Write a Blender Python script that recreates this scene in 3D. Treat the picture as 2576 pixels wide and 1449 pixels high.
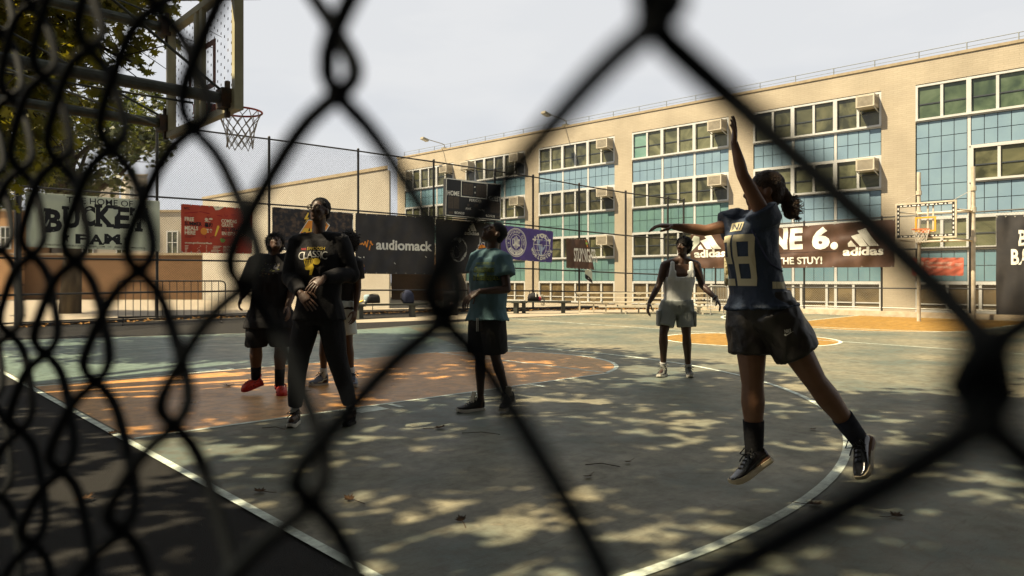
import bpy, bmesh, math, random
import numpy as np
from mathutils import Vector, Matrix, noise
random.seed(7)
R = math.radians
for o in list(bpy.data.objects):
    bpy.data.objects.remove(o)
S = bpy.context.scene
COL = S.collection

# ------------------------------------------------------------------ camera
# world axes: X along the court from the near baseline, Y across it, Z up (metres)
F, CX, CY, H = 1818.5, 1288.0, 704.6, 1.2249
TH, AX, AZ = 0.75233, -2.9154, 5.4807
CT, ST = math.cos(TH), math.sin(TH)
def W(X, Z, z=0.0):
    """point seen from the camera (X right, Z ahead) -> court coordinates"""
    x, y = X - AX, Z - AZ
    return Vector((x * CT + y * ST, -x * ST + y * CT, z))
def P(px, py, Z):
    return W((px - CX) / F * Z, Z, H - (py - CY) / F * Z)
def G(px, py):
    Z = H * F / (py - CY)
    return W((px - CX) / F * Z, Z, 0.0)
CAM = W(0, 0, H)
def hit(px, py, pt, n):
    d = P(px, py, 1.0) - CAM
    t = (Vector(pt) - CAM).dot(n) / d.dot(n)
    return CAM + d * t
UP = Vector((0, 0, 1))
RIGHT = W(1, 0) - W(0, 0)
FWD = W(0, 1) - W(0, 0)

cam = bpy.data.cameras.new("camera")
co = bpy.data.objects.new("camera", cam)
COL.objects.link(co)
co.location = CAM
co.rotation_euler = (R(90), 0, -TH)
cam.sensor_width = 36
cam.lens = F / 2576 * 36
cam.shift_y = -19.9 / 2576
cam.clip_start = 0.01
cam.clip_end = 600
cam.dof.use_dof = True
cam.dof.focus_distance = 8.0
cam.dof.aperture_fstop = 7.5
S.camera = co

# ------------------------------------------------------------------ light
SUN_H = (RIGHT * 0.963 + FWD * 0.271).normalized()      # the way sunlight travels over the ground
EL = 55
sun_dir = (SUN_H * math.cos(R(EL)) - UP * math.sin(R(EL))).normalized()
sl = bpy.data.lights.new("sun", 'SUN')
sl.energy = 5.0
sl.angle = R(0.53)
sl.color = (1.0, 0.83, 0.56)
so = bpy.data.objects.new("sun", sl)
COL.objects.link(so)
so.rotation_euler = sun_dir.to_track_quat('-Z', 'Y').to_euler()
so.location = (0, 0, 30)

wd = bpy.data.worlds.new("World")
S.world = wd
wd.use_nodes = True
nt = wd.node_tree
nt.nodes.clear()
def wn(t): return nt.nodes.new(t)
sky = wn('ShaderNodeTexSky')
sky.sky_type = 'NISHITA'
sky.sun_disc = False
sky.sun_elevation = R(EL)
sky.sun_rotation = math.atan2(-SUN_H.x, -SUN_H.y)
sky.dust_density = 3.0
sky.air_density = 1.0
bgs = wn('ShaderNodeBackground'); bgs.inputs[1].default_value = 0.05
nt.links.new(sky.outputs[0], bgs.inputs[0])
tc = wn('ShaderNodeTexCoord')
mp = wn('ShaderNodeMapping'); mp.inputs['Scale'].default_value = (1, 1, 3.4)
nz = wn('ShaderNodeTexNoise'); nz.inputs['Scale'].default_value = 3.6; nz.inputs['Detail'].default_value = 6
nz.inputs['Roughness'].default_value = 0.5
rp = wn('ShaderNodeValToRGB')
rp.color_ramp.elements[0].position = 0.36; rp.color_ramp.elements[0].color = (0.86, 0.86, 0.86, 1)
rp.color_ramp.elements[1].position = 0.64; rp.color_ramp.elements[1].color = (1.0, 1.0, 1.0, 1)
bgc = wn('ShaderNodeBackground'); bgc.inputs[0].default_value = (0.70, 0.71, 0.725, 1); bgc.inputs[1].default_value = 0.46
mx = wn('ShaderNodeMixShader'); wo = wn('ShaderNodeOutputWorld')
L = nt.links.new
L(tc.outputs['Generated'], mp.inputs[0]); L(mp.outputs[0], nz.inputs[0]); L(nz.outputs[0], rp.inputs[0])
sxyz = wn('ShaderNodeSeparateXYZ'); mrz = wn('ShaderNodeMapRange'); mrz.inputs[1].default_value = 0.10; mrz.inputs[2].default_value = 0.27
mrz.inputs[3].default_value = 0.0; mrz.inputs[4].default_value = 0.96; mxm = wn('ShaderNodeMath'); mxm.operation = 'MAXIMUM'
L(tc.outputs['Generated'], sxyz.inputs[0]); L(sxyz.outputs[2], mrz.inputs[0]); L(mrz.outputs[0], mxm.inputs[0]); L(rp.outputs[0], mxm.inputs[1]); L(mxm.outputs[0], mx.inputs[0]); L(bgs.outputs[0], mx.inputs[1]); L(bgc.outputs[0], mx.inputs[2]); L(mx.outputs[0], wo.inputs[0])
vs = S.view_settings
vs.view_transform = 'Standard'; vs.look = 'None'; vs.gamma = 1; vs.exposure = 1.3
vs.use_curve_mapping = False
S.cycles.max_bounces = 6
S.cycles.transparent_max_bounces = 12

# ------------------------------------------------------------------ materials
def mat(name, col, rough=0.6, spec=0.4, metal=0.0, col2=None, nscale=6.0, ndetail=5, lo=0.35, hi=0.65,
        bump=0.0, bscale=40.0, stretch=None, trans=0.0, rough2=None):
    m = bpy.data.materials.new(name)
    m.use_nodes = True
    t = m.node_tree
    b = t.nodes['Principled BSDF']
    b.inputs['Roughness'].default_value = rough
    b.inputs['Specular IOR Level'].default_value = spec
    b.inputs['Metallic'].default_value = metal
    c2 = col2 if col2 else tuple(max(0, x * 0.8) for x in col)
    tcn = t.nodes.new('ShaderNodeTexCoord')
    mpn = t.nodes.new('ShaderNodeMapping')
    if stretch: mpn.inputs['Scale'].default_value = stretch
    t.links.new(tcn.outputs['Object'], mpn.inputs[0])
    n = t.nodes.new('ShaderNodeTexNoise'); n.inputs['Scale'].default_value = nscale; n.inputs['Detail'].default_value = ndetail
    t.links.new(mpn.outputs[0], n.inputs[0])
    r = t.nodes.new('ShaderNodeValToRGB')
    r.color_ramp.elements[0].position = lo; r.color_ramp.elements[0].color = (*col, 1)
    r.color_ramp.elements[1].position = hi; r.color_ramp.elements[1].color = (*c2, 1)
    t.links.new(n.outputs[0], r.inputs[0])
    t.links.new(r.outputs[0], b.inputs['Base Color'])
    if rough2 is not None:
        mr = t.nodes.new('ShaderNodeMapRange')
        mr.inputs[1].default_value = lo; mr.inputs[2].default_value = hi
        mr.inputs[3].default_value = rough; mr.inputs[4].default_value = rough2
        t.links.new(n.outputs[0], mr.inputs[0]); t.links.new(mr.outputs[0], b.inputs['Roughness'])
    if bump:
        n2 = t.nodes.new('ShaderNodeTexNoise'); n2.inputs['Scale'].default_value = bscale; n2.inputs['Detail'].default_value = 4
        t.links.new(mpn.outputs[0], n2.inputs[0])
        bp = t.nodes.new('ShaderNodeBump'); bp.inputs['Strength'].default_value = bump; bp.inputs['Distance'].default_value = 0.02
        t.links.new(n2.outputs[0], bp.inputs['Height']); t.links.new(bp.outputs[0], b.inputs['Normal'])
    if trans:
        out = t.nodes['Material Output']
        tr = t.nodes.new('ShaderNodeBsdfTranslucent')
        t.links.new(r.outputs[0], tr.inputs[0])
        ms = t.nodes.new('ShaderNodeMixShader'); ms.inputs[0].default_value = trans
        t.links.new(b.outputs[0], ms.inputs[1]); t.links.new(tr.outputs[0], ms.inputs[2])
        t.links.new(ms.outputs[0], out.inputs[0])
    return m

# ------------------------------------------------------------------ mesh builder
class MB:
    def __init__(s): s.v = []; s.f = []; s.m = []; s.k = 0
    def add(s, vs_, fs, m=None):
        b = len(s.v); m = s.k if m is None else m
        s.v += [tuple(p) for p in vs_]
        for f in fs: s.f.append([i + b for i in f]); s.m.append(m)
        return s
    def box(s, c, ex, ey, ez, m=None):
        """centre and three half-extent vectors"""
        c, ex, ey, ez = map(Vector, (c, ex, ey, ez))
        p = [c + ex * i + ey * j + ez * k for k in (-1, 1) for j in (-1, 1) for i in (-1, 1)]
        return s.add(p, [(0, 2, 3, 1), (4, 5, 7, 6), (0, 1, 5, 4), (2, 6, 7, 3), (0, 4, 6, 2), (1, 3, 7, 5)], m)
    def bx(s, x0, y0, z0, x1, y1, z1, m=None):
        return s.box(((x0 + x1) / 2, (y0 + y1) / 2, (z0 + z1) / 2), ((x1 - x0) / 2, 0, 0), (0, (y1 - y0) / 2, 0), (0, 0, (z1 - z0) / 2), m)
    def bar(s, a, b, w, h, up=UP, m=None):
        a, b = Vector(a), Vector(b); d = b - a
        x = d.cross(Vector(up)).normalized(); y = x.cross(d).normalized()
        return s.box((a + b) / 2, d / 2, x * w / 2, y * h / 2, m)
    def tube(s, pts, r, n=8, m=None, cap=True, closed=False):
        pts = [Vector(p) for p in pts]; N = len(pts)
        rr = r if isinstance(r, (list, tuple)) else [r] * N
        vs_ = []; x = None
        for i, p in enumerate(pts):
            if closed: d = pts[(i + 1) % N] - pts[i - 1]
            else: d = pts[min(i + 1, N - 1)] - pts[max(i - 1, 0)]
            if d.length < 1e-9: d = Vector((0, 0, 1))
            d.normalize()
            if x is None: x = d.cross(UP if abs(d.z) < 0.9 else Vector((1, 0, 0))).normalized()
            else:
                x = x - d * x.dot(d)
                x = x.normalized() if x.length > 1e-6 else d.cross(UP if abs(d.z) < 0.9 else Vector((1, 0, 0))).normalized()
            y = d.cross(x)
            vs_ += [p + (x * math.cos(2 * math.pi * k / n) + y * math.sin(2 * math.pi * k / n)) * rr[i] for k in range(n)]
        fs = []
        for i in range(N if closed else N - 1):
            j = (i + 1) % N
            fs += [(i * n + k, i * n + (k + 1) % n, j * n + (k + 1) % n, j * n + k) for k in range(n)]
        if cap and not closed:
            fs += [tuple(range(n))[::-1], tuple((N - 1) * n + k for k in range(n))]
        return s.add(vs_, fs, m)
    def loft(s, rings, n=20, m=None, power=2.0):
        """rings: (centre, half-axis a, half-axis b)"""
        vs_ = []
        for c, a, b in rings:
            c, a, b = Vector(c), Vector(a), Vector(b)
            for k in range(n):
                t = 2 * math.pi * k / n; ct, st = math.cos(t), math.sin(t); e = 2 / power
                vs_.append(c + a * math.copysign(abs(ct) ** e, ct) + b * math.copysign(abs(st) ** e, st))
        N = len(rings)
        fs = [(i * n + k, i * n + (k + 1) % n, (i + 1) * n + (k + 1) % n, (i + 1) * n + k) for i in range(N - 1) for k in range(n)]
        fs += [tuple(range(n))[::-1], tuple((N - 1) * n + k for k in range(n))]
        return s.add(vs_, fs, m)
    def ell(s, c, a, b, d, n=14, m=None):
        c, a, b, d = map(Vector, (c, a, b, d)); rows = n // 2 + 1
        rings = []
        vs_ = [c - d]
        for i in range(1, rings_n := rows):
            ph = math.pi * i / rows - math.pi / 2
            vs_ += [c + d * math.sin(ph) + (a * math.cos(2 * math.pi * k / n) + b * math.sin(2 * math.pi * k / n)) * math.cos(ph) for k in range(n)]
        vs_.append(c + d); last = len(vs_) - 1; rn = rings_n - 1
        fs = [(0, 1 + (k + 1) % n, 1 + k) for k in range(n)]
        for i in range(rn - 1):
            fs += [(1 + i * n + k, 1 + i * n + (k + 1) % n, 1 + (i + 1) * n + (k + 1) % n, 1 + (i + 1) * n + k) for k in range(n)]
        fs += [(1 + (rn - 1) * n + k, 1 + (rn - 1) * n + (k + 1) % n, last) for k in range(n)]
        return s.add(vs_, fs, m)
    def cap(s, a, b, ra, rb, n=14, m=None):
        """capsule with rounded ends, tapering"""
        a, b = Vector(a), Vector(b); d = b - a
        if d.length < 1e-6: d = Vector((0, 0, 1e-3))
        u = d.normalized(); pts = []; rr = []
        for t in (-90, -60, -30, 0):
            pts.append(a + u * ra * math.sin(R(t))); rr.append(max(1e-4, ra * math.cos(R(t))))
        for t in (0, 30, 60, 90):
            pts.append(b + u * rb * math.sin(R(t))); rr.append(max(1e-4, rb * math.cos(R(t))))
        return s.tube(pts, rr, n, m)

def wloc(o):
    l = Vector((0, 0, 0))
    while o: l = l + o.location; o = o.parent
    return l
def build(name, mb, mats, parent=None, smooth=False, label=None, mesh=None):
    if mesh is None:
        me = bpy.data.meshes.new(name)
        off = wloc(parent) if parent else Vector((0, 0, 0))
        vv = [(x - off.x, y - off.y, z - off.z) for x, y, z in mb.v] if parent else mb.v
        me.from_pydata(vv, [], mb.f)
        if not isinstance(mats, (list, tuple)): mats = [mats]
        for m in mats: me.materials.append(m)
        if len(mats) > 1: me.polygons.foreach_set('material_index', mb.m)
        if smooth: me.polygons.foreach_set('use_smooth', [True] * len(me.polygons))
        me.update()
    else: me = mesh
    o = bpy.data.objects.new(name, me)
    COL.objects.link(o)
    if parent: o.parent = parent
    if label: o['label'] = label
    return o
def thing(name, label, cat, loc=(0, 0, 0), group=None):
    o = bpy.data.objects.new(name, None)
    o.empty_display_size = 0.2
    COL.objects.link(o)
    o.location = Vector(loc)
    return tag(o, label, cat, group)
def tag(o, label, cat, group=None):
    o['label'] = label; o['category'] = cat
    if group: o['group'] = group
    return o
def struct(name, mb, mats, smooth=False):
    o = build(name, mb, mats, smooth=smooth); o['kind'] = 'structure'; return o
def copy_tree(o, loc=None, label=None, parent=None):
    c = o.copy(); COL.objects.link(c)
    if parent: c.parent = parent
    if loc is not None: c.location = loc
    if label: c['label'] = label
    for ch in list(o.children): copy_tree(ch, parent=c)
    return c
def tri2d(pts, z):  # flat polygon on the ground
    return [(x, y, z) for x, y in pts]
# ------------------------------------------------------------------ ground and court
def uvmix(m):  # nodes shortcut
    return m.node_tree, m.node_tree.nodes['Principled BSDF']
M_asph = mat("asphalt", (0.030, 0.028, 0.025), 0.85, 0.15, col2=(0.010, 0.011, 0.011), nscale=220, ndetail=2, bump=0.9, bscale=160)
M_yard = mat("yard_concrete", (0.33, 0.285, 0.21), 0.85, 0.3, col2=(0.24, 0.205, 0.15), nscale=1.6, bump=0.2, bscale=30)

def paint(name, c1, c2, worn, rough=(0.42, 0.62), wear=0.5, spec=0.18):
    """court paint: mottled colour, dark scuffs, long thin scratches and chipped spots"""
    m = bpy.data.materials.new(name); m.use_nodes = True
    t, b = uvmix(m); N = t.nodes.new; L = t.links.new
    tc = N('ShaderNodeTexCoord')
    def nz(scale, det, st=(1, 1, 1), rot=0.0, rg=0.55):
        mp = N('ShaderNodeMapping'); mp.inputs['Scale'].default_value = st; mp.inputs['Rotation'].default_value = (0, 0, rot)
        n = N('ShaderNodeTexNoise'); n.inputs['Scale'].default_value = scale; n.inputs['Detail'].default_value = det
        n.inputs['Roughness'].default_value = rg
        L(tc.outputs['Object'], mp.inputs[0]); L(mp.outputs[0], n.inputs[0]); return n.outputs[0]
    def ramp(sock, a, b_, ca=0.0, cb=1.0):
        r = N('ShaderNodeMapRange'); r.inputs[1].default_value = a; r.inputs[2].default_value = b_
        r.inputs[3].default_value = ca; r.inputs[4].default_value = cb; L(sock, r.inputs[0]); return r.outputs[0]
    def mix(fac, a, b_):
        x = N('ShaderNodeMix'); x.data_type = 'RGBA'; L(fac, x.inputs[0])
        for s_, k in ((a, 6), (b_, 7)):
            if isinstance(s_, tuple): x.inputs[k].default_value = (*s_, 1)
            else: L(s_, x.inputs[k])
        return x.outputs[2]
    base = mix(ramp(nz(0.55, 6), 0.38, 0.62), c1, c2)
    fine = mix(ramp(nz(7, 8, rg=0.7), 0.42, 0.70), base, tuple(x * 0.36 for x in c1))
    g = None
    for k, (rot, sc) in enumerate(((0.3, 1.7), (1.25, 2.1), (2.2, 1.3), (0.9, 4.2), (2.7, 5.1))):
        s_ = ramp(nz(sc * 3, 3, (0.55, 9, 1), rot, 0.6), 0.64, 0.70, 0, 0.62)
        if g is None: g = s_
        else:
            a = N('ShaderNodeMath'); a.operation = 'MAXIMUM'; L(g, a.inputs[0]); L(s_, a.inputs[1]); g = a.outputs[0]
    scr = mix(g, fine, tuple(x * 0.3 for x in c1))
    ch = N('ShaderNodeMath'); ch.operation = 'MULTIPLY'
    L(ramp(nz(9, 6, rg=0.75), 0.60, 0.66), ch.inputs[0]); L(ramp(nz(0.35, 2), 0.5, 0.62, 0, wear), ch.inputs[1])
    fin = mix(ch.outputs[0], scr, worn)
    L(fin, b.inputs['Base Color'])
    L(ramp(nz(2.5, 5), 0.3, 0.7, rough[0], rough[1]), b.inputs['Roughness'])
    b.inputs['Specular IOR Level'].default_value = spec
    bp = N('ShaderNodeBump'); bp.inputs['Strength'].default_value = 0.3; bp.inputs['Distance'].default_value = 0.01
    L(nz(90, 6, rg=0.7), bp.inputs['Height']); L(bp.outputs[0], b.inputs['Normal'])
    return m
M_court = paint("court_paint_grey_green", (0.225, 0.205, 0.138), (0.092, 0.116, 0.098), (0.34, 0.27, 0.18))
M_court_b = paint("court_paint_teal", (0.135, 0.19, 0.155), (0.10, 0.15, 0.125), (0.22, 0.22, 0.17), wear=0.2, rough=(0.3, 0.5), spec=0.4)
M_orange = paint("key_paint_orange", (0.56, 0.275, 0.075), (0.45, 0.22, 0.06), (0.38, 0.28, 0.16), rough=(0.26, 0.42), wear=0.3, spec=0.36)
M_yellow = paint("circle_paint_yellow", (0.31, 0.175, 0.034), (0.28, 0.155, 0.03), (0.35, 0.25, 0.13), wear=0.2)
M_line = paint("line_paint_white", (0.70, 0.78, 0.68), (0.55, 0.63, 0.54), (0.26, 0.26, 0.22), wear=0.6)

CV, CR = 1.83, 6.05          # middle of the key across the court; three-point radius
LEN = 24.2
mb = MB(); mb.add([(-90, -90, 0), (260, -90, 0), (260, 260, 0), (-90, 260, 0)], [(0, 1, 2, 3)]); struct("ground", mb, M_asph)
# concrete yard beyond the side fence and the end fence
mb = MB(); mb.add([(-40, 17.35, .004), (24.6, 17.0, .004), (24.6, -30, .004), (110, -30, .004), (110, 120, .004), (-40, 120, .004)], [(0, 1, 2, 3, 4, 5)]); struct("concrete_yard", mb, M_yard)
# sunlit half of the side strip, its light put into a paler ground colour
mb = MB()
mb.add([(7.6, 12.4, .004), (13.4, 11.4, .004), (23.9, 10.2, .004), (24.3, 12.0, .004), (20.2, 14.6, .004), (13.2, 14.0, .004), (8.6, 13.2, .004)], [tuple(range(7))])
struct("sunlit_strip", mb, M_yard)
Z0 = .006
mb = MB(); mb.add(tri2d([(0, -9.0), (LEN, -9.0), (LEN, 10.6), (13.8, 10.9), (7.6, 9.6), (0, 12.0)], Z0), [tuple(range(6))]); struct("court_surface", mb, M_court)
mb = MB(); mb.add(tri2d([(0.05, 3.95), (6.5, 3.8), (9.2, 9.5), (7.6, 9.55), (0.05, 11.9)], Z0 + .0012), [tuple(range(5))]); struct("court_side_paint", mb, M_court_b)
def disc(cx, cy, r, z, a0=0, a1=360, n=72):
    return [(cx + r * math.cos(R(a0 + (a1 - a0) * k / n)), cy + r * math.sin(R(a0 + (a1 - a0) * k / n)), z) for k in range(n + (0 if a1 - a0 >= 360 else 1))]
def ring(mb, cx, cy, r0, r1, z, a0, a1, n=90):
    vs_ = []
    for k in range(n + 1):
        a = R(a0 + (a1 - a0) * k / n)
        vs_ += [(cx + r0 * math.cos(a), cy + r0 * math.sin(a), z), (cx + r1 * math.cos(a), cy + r1 * math.sin(a), z)]
    mb.add(vs_, [(2 * k, 2 * k + 1, 2 * k + 3, 2 * k + 2) for k in range(n)])
def strip(mb, a, b, w, z):
    a, b = Vector((*a, z)), Vector((*b, z)); n = (b - a).cross(UP).normalized() * w / 2
    mb.add([a - n, b - n, b + n, a + n], [(0, 1, 2, 3)])
KN, KF, FT = 0.05, 3.78, 5.78     # near and far lane line, free-throw line
# near key: lane and the half circle at its end
zk = Z0 + .0024
rc = (KF - KN) / 2; kc = (KF + KN) / 2
key = [(0.05, KN), (FT, KN)] + [(x, y) for x, y, _ in disc(FT - .55, kc, rc + .02, 0, -74, 74, 40)] + [(FT, KF), (0.05, KF)]
mb = MB(); mb.add(tri2d(key, zk), [tuple(range(len(key)))]); struct("near_key_paint", mb, M_orange)
mb = MB(); mb.add(disc(12.1, 1.55, 1.7, zk), [tuple(range(72))]); struct("centre_circle_paint", mb, M_yellow)
fk = [(LEN - .1, -1.15), (LEN - .1, 4.0)] + [(x, y) for x, y, _ in disc(18.7, 1.43, 2.3, 0, 100, 260, 40)]
mb = MB(); mb.add(tri2d(fk, zk), [tuple(range(len(fk)))]); struct("far_key_paint", mb, M_yellow)
zl = zk + .0012
mb = MB(); lw = .05
strip(mb, (0, -9), (0, 11.9), .055, zl)                       # near baseline
strip(mb, (0.06, KN), (FT, KN), lw, zl); strip(mb, (0.06, KF), (FT, KF), lw, zl)
strip(mb, (FT, KN + .03), (FT, KF - .03), lw, zl)
ring(mb, FT - .55, kc, rc, rc + .06, zl, -74, 74)
ring(mb, 1.6, CV, CR - .03, CR + .03, zl + .0008, -99, 88)
strip(mb, (1.62, CV + CR), (0.06, CV + CR), .06, zl)
strip(mb, (12.1, -9), (13.9, 10.7), lw, zl)                 # halfway line
ring(mb, 12.1, 1.55, 1.7, 1.77, zl + .0008, 0, 360)
ring(mb, 22.6, CV, 5.6, 5.68, zl, 92, 262)
strip(mb, (LEN - .15, -9), (LEN - .15, 10.4), lw, zl)
ring(mb, 18.7, 1.43, 2.3, 2.36, zl + .0008, 100, 260)
strip(mb, (18.3, -.85), (LEN - .2, -1.15), lw, zl); strip(mb, (18.3, 3.7), (LEN - .2, 4.0), lw, zl)
# lane marks
for u in (2.35, 3.4, 4.3): 
    strip(mb, (u, KN - .26), (u, KN - .05), .06, zl); strip(mb, (u, KF + .05), (u, KF + .26), .06, zl)
strip(mb, (1.9, KN - .16), (2.2, KN - .16), .22, zl); strip(mb, (1.9, KF + .18), (2.2, KF + .18), .22, zl)
struct("court_lines", mb, M_line)
# kerbs
M_kerb = mat("kerb_concrete", (0.50, 0.42, 0.31), 0.9, 0.2, col2=(0.36, 0.29, 0.2), nscale=4, bump=0.5, bscale=25)
mb = MB(); mb.bx(LEN + .02, -30, 0, LEN + .42, 10.4, .17)
struct("end_kerb", mb, M_kerb)

# ------------------------------------------------------------------ school building
FA = Vector((25.41, 33.92, 0)); FB = Vector((27.42, -.04, 0))
FD = (FB - FA).normalized(); FN = Vector((FD.y, -FD.x, 0))        # along the front, and out of it
if FN.dot(CAM - FA) < 0: FN = -FN
def fp(s, z, out=0.0): return FA + FD * s + UP * z + FN * out
def s_of(px): return (hit(px, CY, FA, FN) - FA).dot(FD)
def brick(name, c1, c2, mortar, d, scale=1.0):
    m = bpy.data.materials.new(name); m.use_nodes = True
    t, b = uvmix(m); N = t.nodes.new; L = t.links.new
    tc = N('ShaderNodeTexCoord'); dt = N('ShaderNodeVectorMath'); dt.operation = 'DOT_PRODUCT'
    dt.inputs[1].default_value = d; L(tc.outputs['Object'], dt.inputs[0])
    sx = N('ShaderNodeSeparateXYZ'); L(tc.outputs['Object'], sx.inputs[0])
    cb = N('ShaderNodeCombineXYZ'); L(dt.outputs['Value'], cb.inputs[0]); L(sx.outputs[2], cb.inputs[1])
    bt = N('ShaderNodeTexBrick'); bt.inputs['Scale'].default_value = scale
    bt.inputs['Brick Width'].default_value = .3; bt.inputs['Row Height'].default_value = .075; bt.inputs['Mortar Size'].default_value = .007
    bt.inputs['Color1'].default_value = (*c1, 1); bt.inputs['Color2'].default_value = (*c2, 1); bt.inputs['Mortar'].default_value = (*mortar, 1)
    L(cb.outputs[0], bt.inputs[0])
    nz = N('ShaderNodeTexNoise'); nz.inputs['Scale'].default_value = .7; nz.inputs['Detail'].default_value = 7; L(tc.outputs['Object'], nz.inputs[0])
    mr = N('ShaderNodeMapRange'); mr.inputs[1].default_value = .3; mr.inputs[2].default_value = .7; mr.inputs[3].default_value = .86; mr.inputs[4].default_value = 1.08
    L(nz.outputs[0], mr.inputs[0])
    mx = N('ShaderNodeMix'); mx.data_type = 'RGBA'; mx.blend_type = 'MULTIPLY'; mx.inputs[0].default_value = 1
    L(bt.outputs['Color'], mx.inputs[6]); L(mr.outputs[0], mx.inputs[7]); L(mx.outputs[2], b.inputs['Base Color'])
    b.inputs['Roughness'].default_value = .9; b.inputs['Specular IOR Level'].default_value = .2
    bp = N('ShaderNodeBump'); bp.inputs['Strength'].default_value = .35; bp.inputs['Distance'].default_value = .008
    iv = N('ShaderNodeMath'); iv.operation = 'SUBTRACT'; iv.inputs[0].default_value = 1; L(bt.outputs['Fac'], iv.inputs[1])
    L(iv.outputs[0], bp.inputs['Height']); L(bp.outputs[0], b.inputs['Normal'])
    return m
M_brick = brick("buff_brick", (.395, .345, .262), (.37, .322, .243), (.325, .285, .212), FD)
M_frame = mat("window_frame_paint", (.50, .51, .49), .45, .4, col2=(.43, .44, .43), nscale=3)
M_coping = mat("coping_stone", (.34, .28, .19), .8, .2)
M_dark = mat("joint_dark", (.03, .04, .05), .6)
M_blue = mat("panel_blue", (.175, .268, .335), .45, .35, col2=(.15, .235, .31), nscale=1.3)
M_teal = mat("panel_teal", (.115, .22, .20), .45, .35, col2=(.098, .185, .19), nscale=1.3)
M_bluegreen = mat("panel_blue_green", (.13, .235, .275), .45, .35, col2=(.11, .205, .255), nscale=1.3)
def glass(name, c1, c2, c3):
    m = bpy.data.materials.new(name); m.use_nodes = True
    t, b = uvmix(m); N = t.nodes.new; L = t.links.new
    tc = N('ShaderNodeTexCoord')
    nz = N('ShaderNodeTexNoise'); nz.inputs['Scale'].default_value = .9; nz.inputs['Detail'].default_value = 5; nz.inputs['Distortion'].default_value = 1.6  # swirls put cloudy reflections, dirt and screens into the glass colour
    L(tc.outputs['Object'], nz.inputs[0])
    r = N('ShaderNodeValToRGB'); e = r.color_ramp.elements
    e[0].position = .34; e[0].color = (*c1, 1); e[1].position = .66; e[1].color = (*c3, 1)
    k = e.new(.5); k.color = (*c2, 1)
    L(nz.outputs[0], r.inputs[0]); L(r.outputs[0], b.inputs['Base Color'])
    b.inputs['Roughness'].default_value = .22; b.inputs['Specular IOR Level'].default_value = .6
    return m
M_glass = glass("window_glass_olive", (.03, .033, .019), (.075, .078, .042), (.115, .115, .062))
M_glass_b = glass("window_glass_brown", (.07, .052, .028), (.11, .082, .042), (.16, .12, .062))
M_glass_g = glass("window_glass_green", (.03, .05, .03), (.06, .09, .05), (.09, .125, .075))

M_glass_d = glass('window_glass_dark', (.018, .02, .012), (.045, .045, .024), (.09, .085, .045))
M_glass_l = glass('window_glass_light', (.05, .055, .03), (.11, .115, .062), (.16, .165, .095))
M_glass_t = glass('window_glass_teal', (.10, .20, .165), (.14, .25, .21), (.17, .28, .24))
bay_px = [(1018.6, 1140.6), (1171, 1320.6), (1355, 1546), (1590, 1833), (1895, 2217), (2303, 2720)]
bays = [(s_of(a), s_of(b)) for a, b in bay_px]
w5 = bays[4][1] - bays[4][0]
bays[5] = (bays[5][0], bays[5][0] + w5)
bays.append((bays[5][1] + 1.1, bays[5][1] + 1.1 + w5))
S1 = bays[-1][1] + 1.2
HB = 9.2
school = thing("school_building", "long three storey buff brick school with blue and teal panels between its window bands", "building", FA)
wl = MB()
T = .35
def wbox(mb_, s0, s1, z0, z1, o0, o1, m=None):
    c = fp((s0 + s1) / 2, (z0 + z1) / 2, (o0 + o1) / 2)
    return mb_.box(c, FD * (s1 - s0) / 2, FN * (o1 - o0) / 2, UP * (z1 - z0) / 2, m)
ZT, ZB = 8.36, .06
prev = 0.0
for s0, s1 in bays + [(S1, S1)]:
    wbox(wl, prev, s0, 0, ZT, -.5, 0); prev = s1
wbox(wl, 0, S1, ZT, HB, -.5, 0)
for s0, s1 in bays: wbox(wl, s0, s1, 0, ZB, -.5, 0)
wbox(wl, 0, .5, 0, HB, -14, -.5); wbox(wl, S1 - .5, S1, 0, HB, -14, -.5); wbox(wl, .5, S1 - .5, 0, HB, -14, -13.5)
build("wall", wl, M_brick, school)
rf = MB(); wbox(rf, .5, S1 - .5, HB - .3, HB - .1, -13.5, -.5); build("roof", rf, M_asph, school)
cp = MB(); wbox(cp, -.06, S1 + .06, HB, HB + .10, -.55, .035); wbox(cp, -.06, .5, HB, HB + .10, -14, -.552)
build("coping", cp, M_coping, school)
# window bands and the panels below them
rows = [(8.33, 7.02), (5.90, 4.68), (3.48, 2.34), (1.14, .07)]
pans = [(6.97, 5.94), (4.63, 3.52), (2.29, 1.18)]
REC = .07
def window(s0, s1, zt, zb, n, gl, bars=True, double=True):
    fr = MB(); gm = MB(); o1 = -REC + .07; o0 = -REC - .06
    e = .075
    wbox(fr, s0, s1, zt - e, zt, o0, o1); wbox(fr, s0, s1, zb, zb + e, o0, o1 + .04)
    wbox(fr, s0, s0 + e, zb + e, zt - e, o0, o1); wbox(fr, s1 - e, s1, zb + e, zt - e, o0, o1)
    w = (s1 - s0) / n
    for k in range(1, n):
        t = .075 if (double and k % 2 == 0) else .045
        wbox(fr, s0 + w * k - t, s0 + w * k + t, zb + e, zt - e, o0, o1 + (.02 if (double and k % 2 == 0) else -.015))
    for k in range(n):
        a = s0 + w * k + (e if k == 0 else .07); b = s0 + w * (k + 1) - (e if k == n - 1 else .07)
        a0, b0 = s0 + w * k, s0 + w * (k + 1)
        zm = zb + (zt - zb) * (.46 if bars == 1 else .27)
        wbox(gm, max(a0, s0 + .06), min(b0, s1 - .06), zb + .06, zt - .06, -REC - .05, -REC - .012, 0)
        if bars: wbox(fr, a, b, zm - .02, zm + .02, -REC - .01, -REC + .012 + (.02 if bars == 2 else 0), 1 if bars == 1 else 0)
    f = build("window", fr, [M_frame, M_dark], school)
    build("glass", gm, gl, f)
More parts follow.
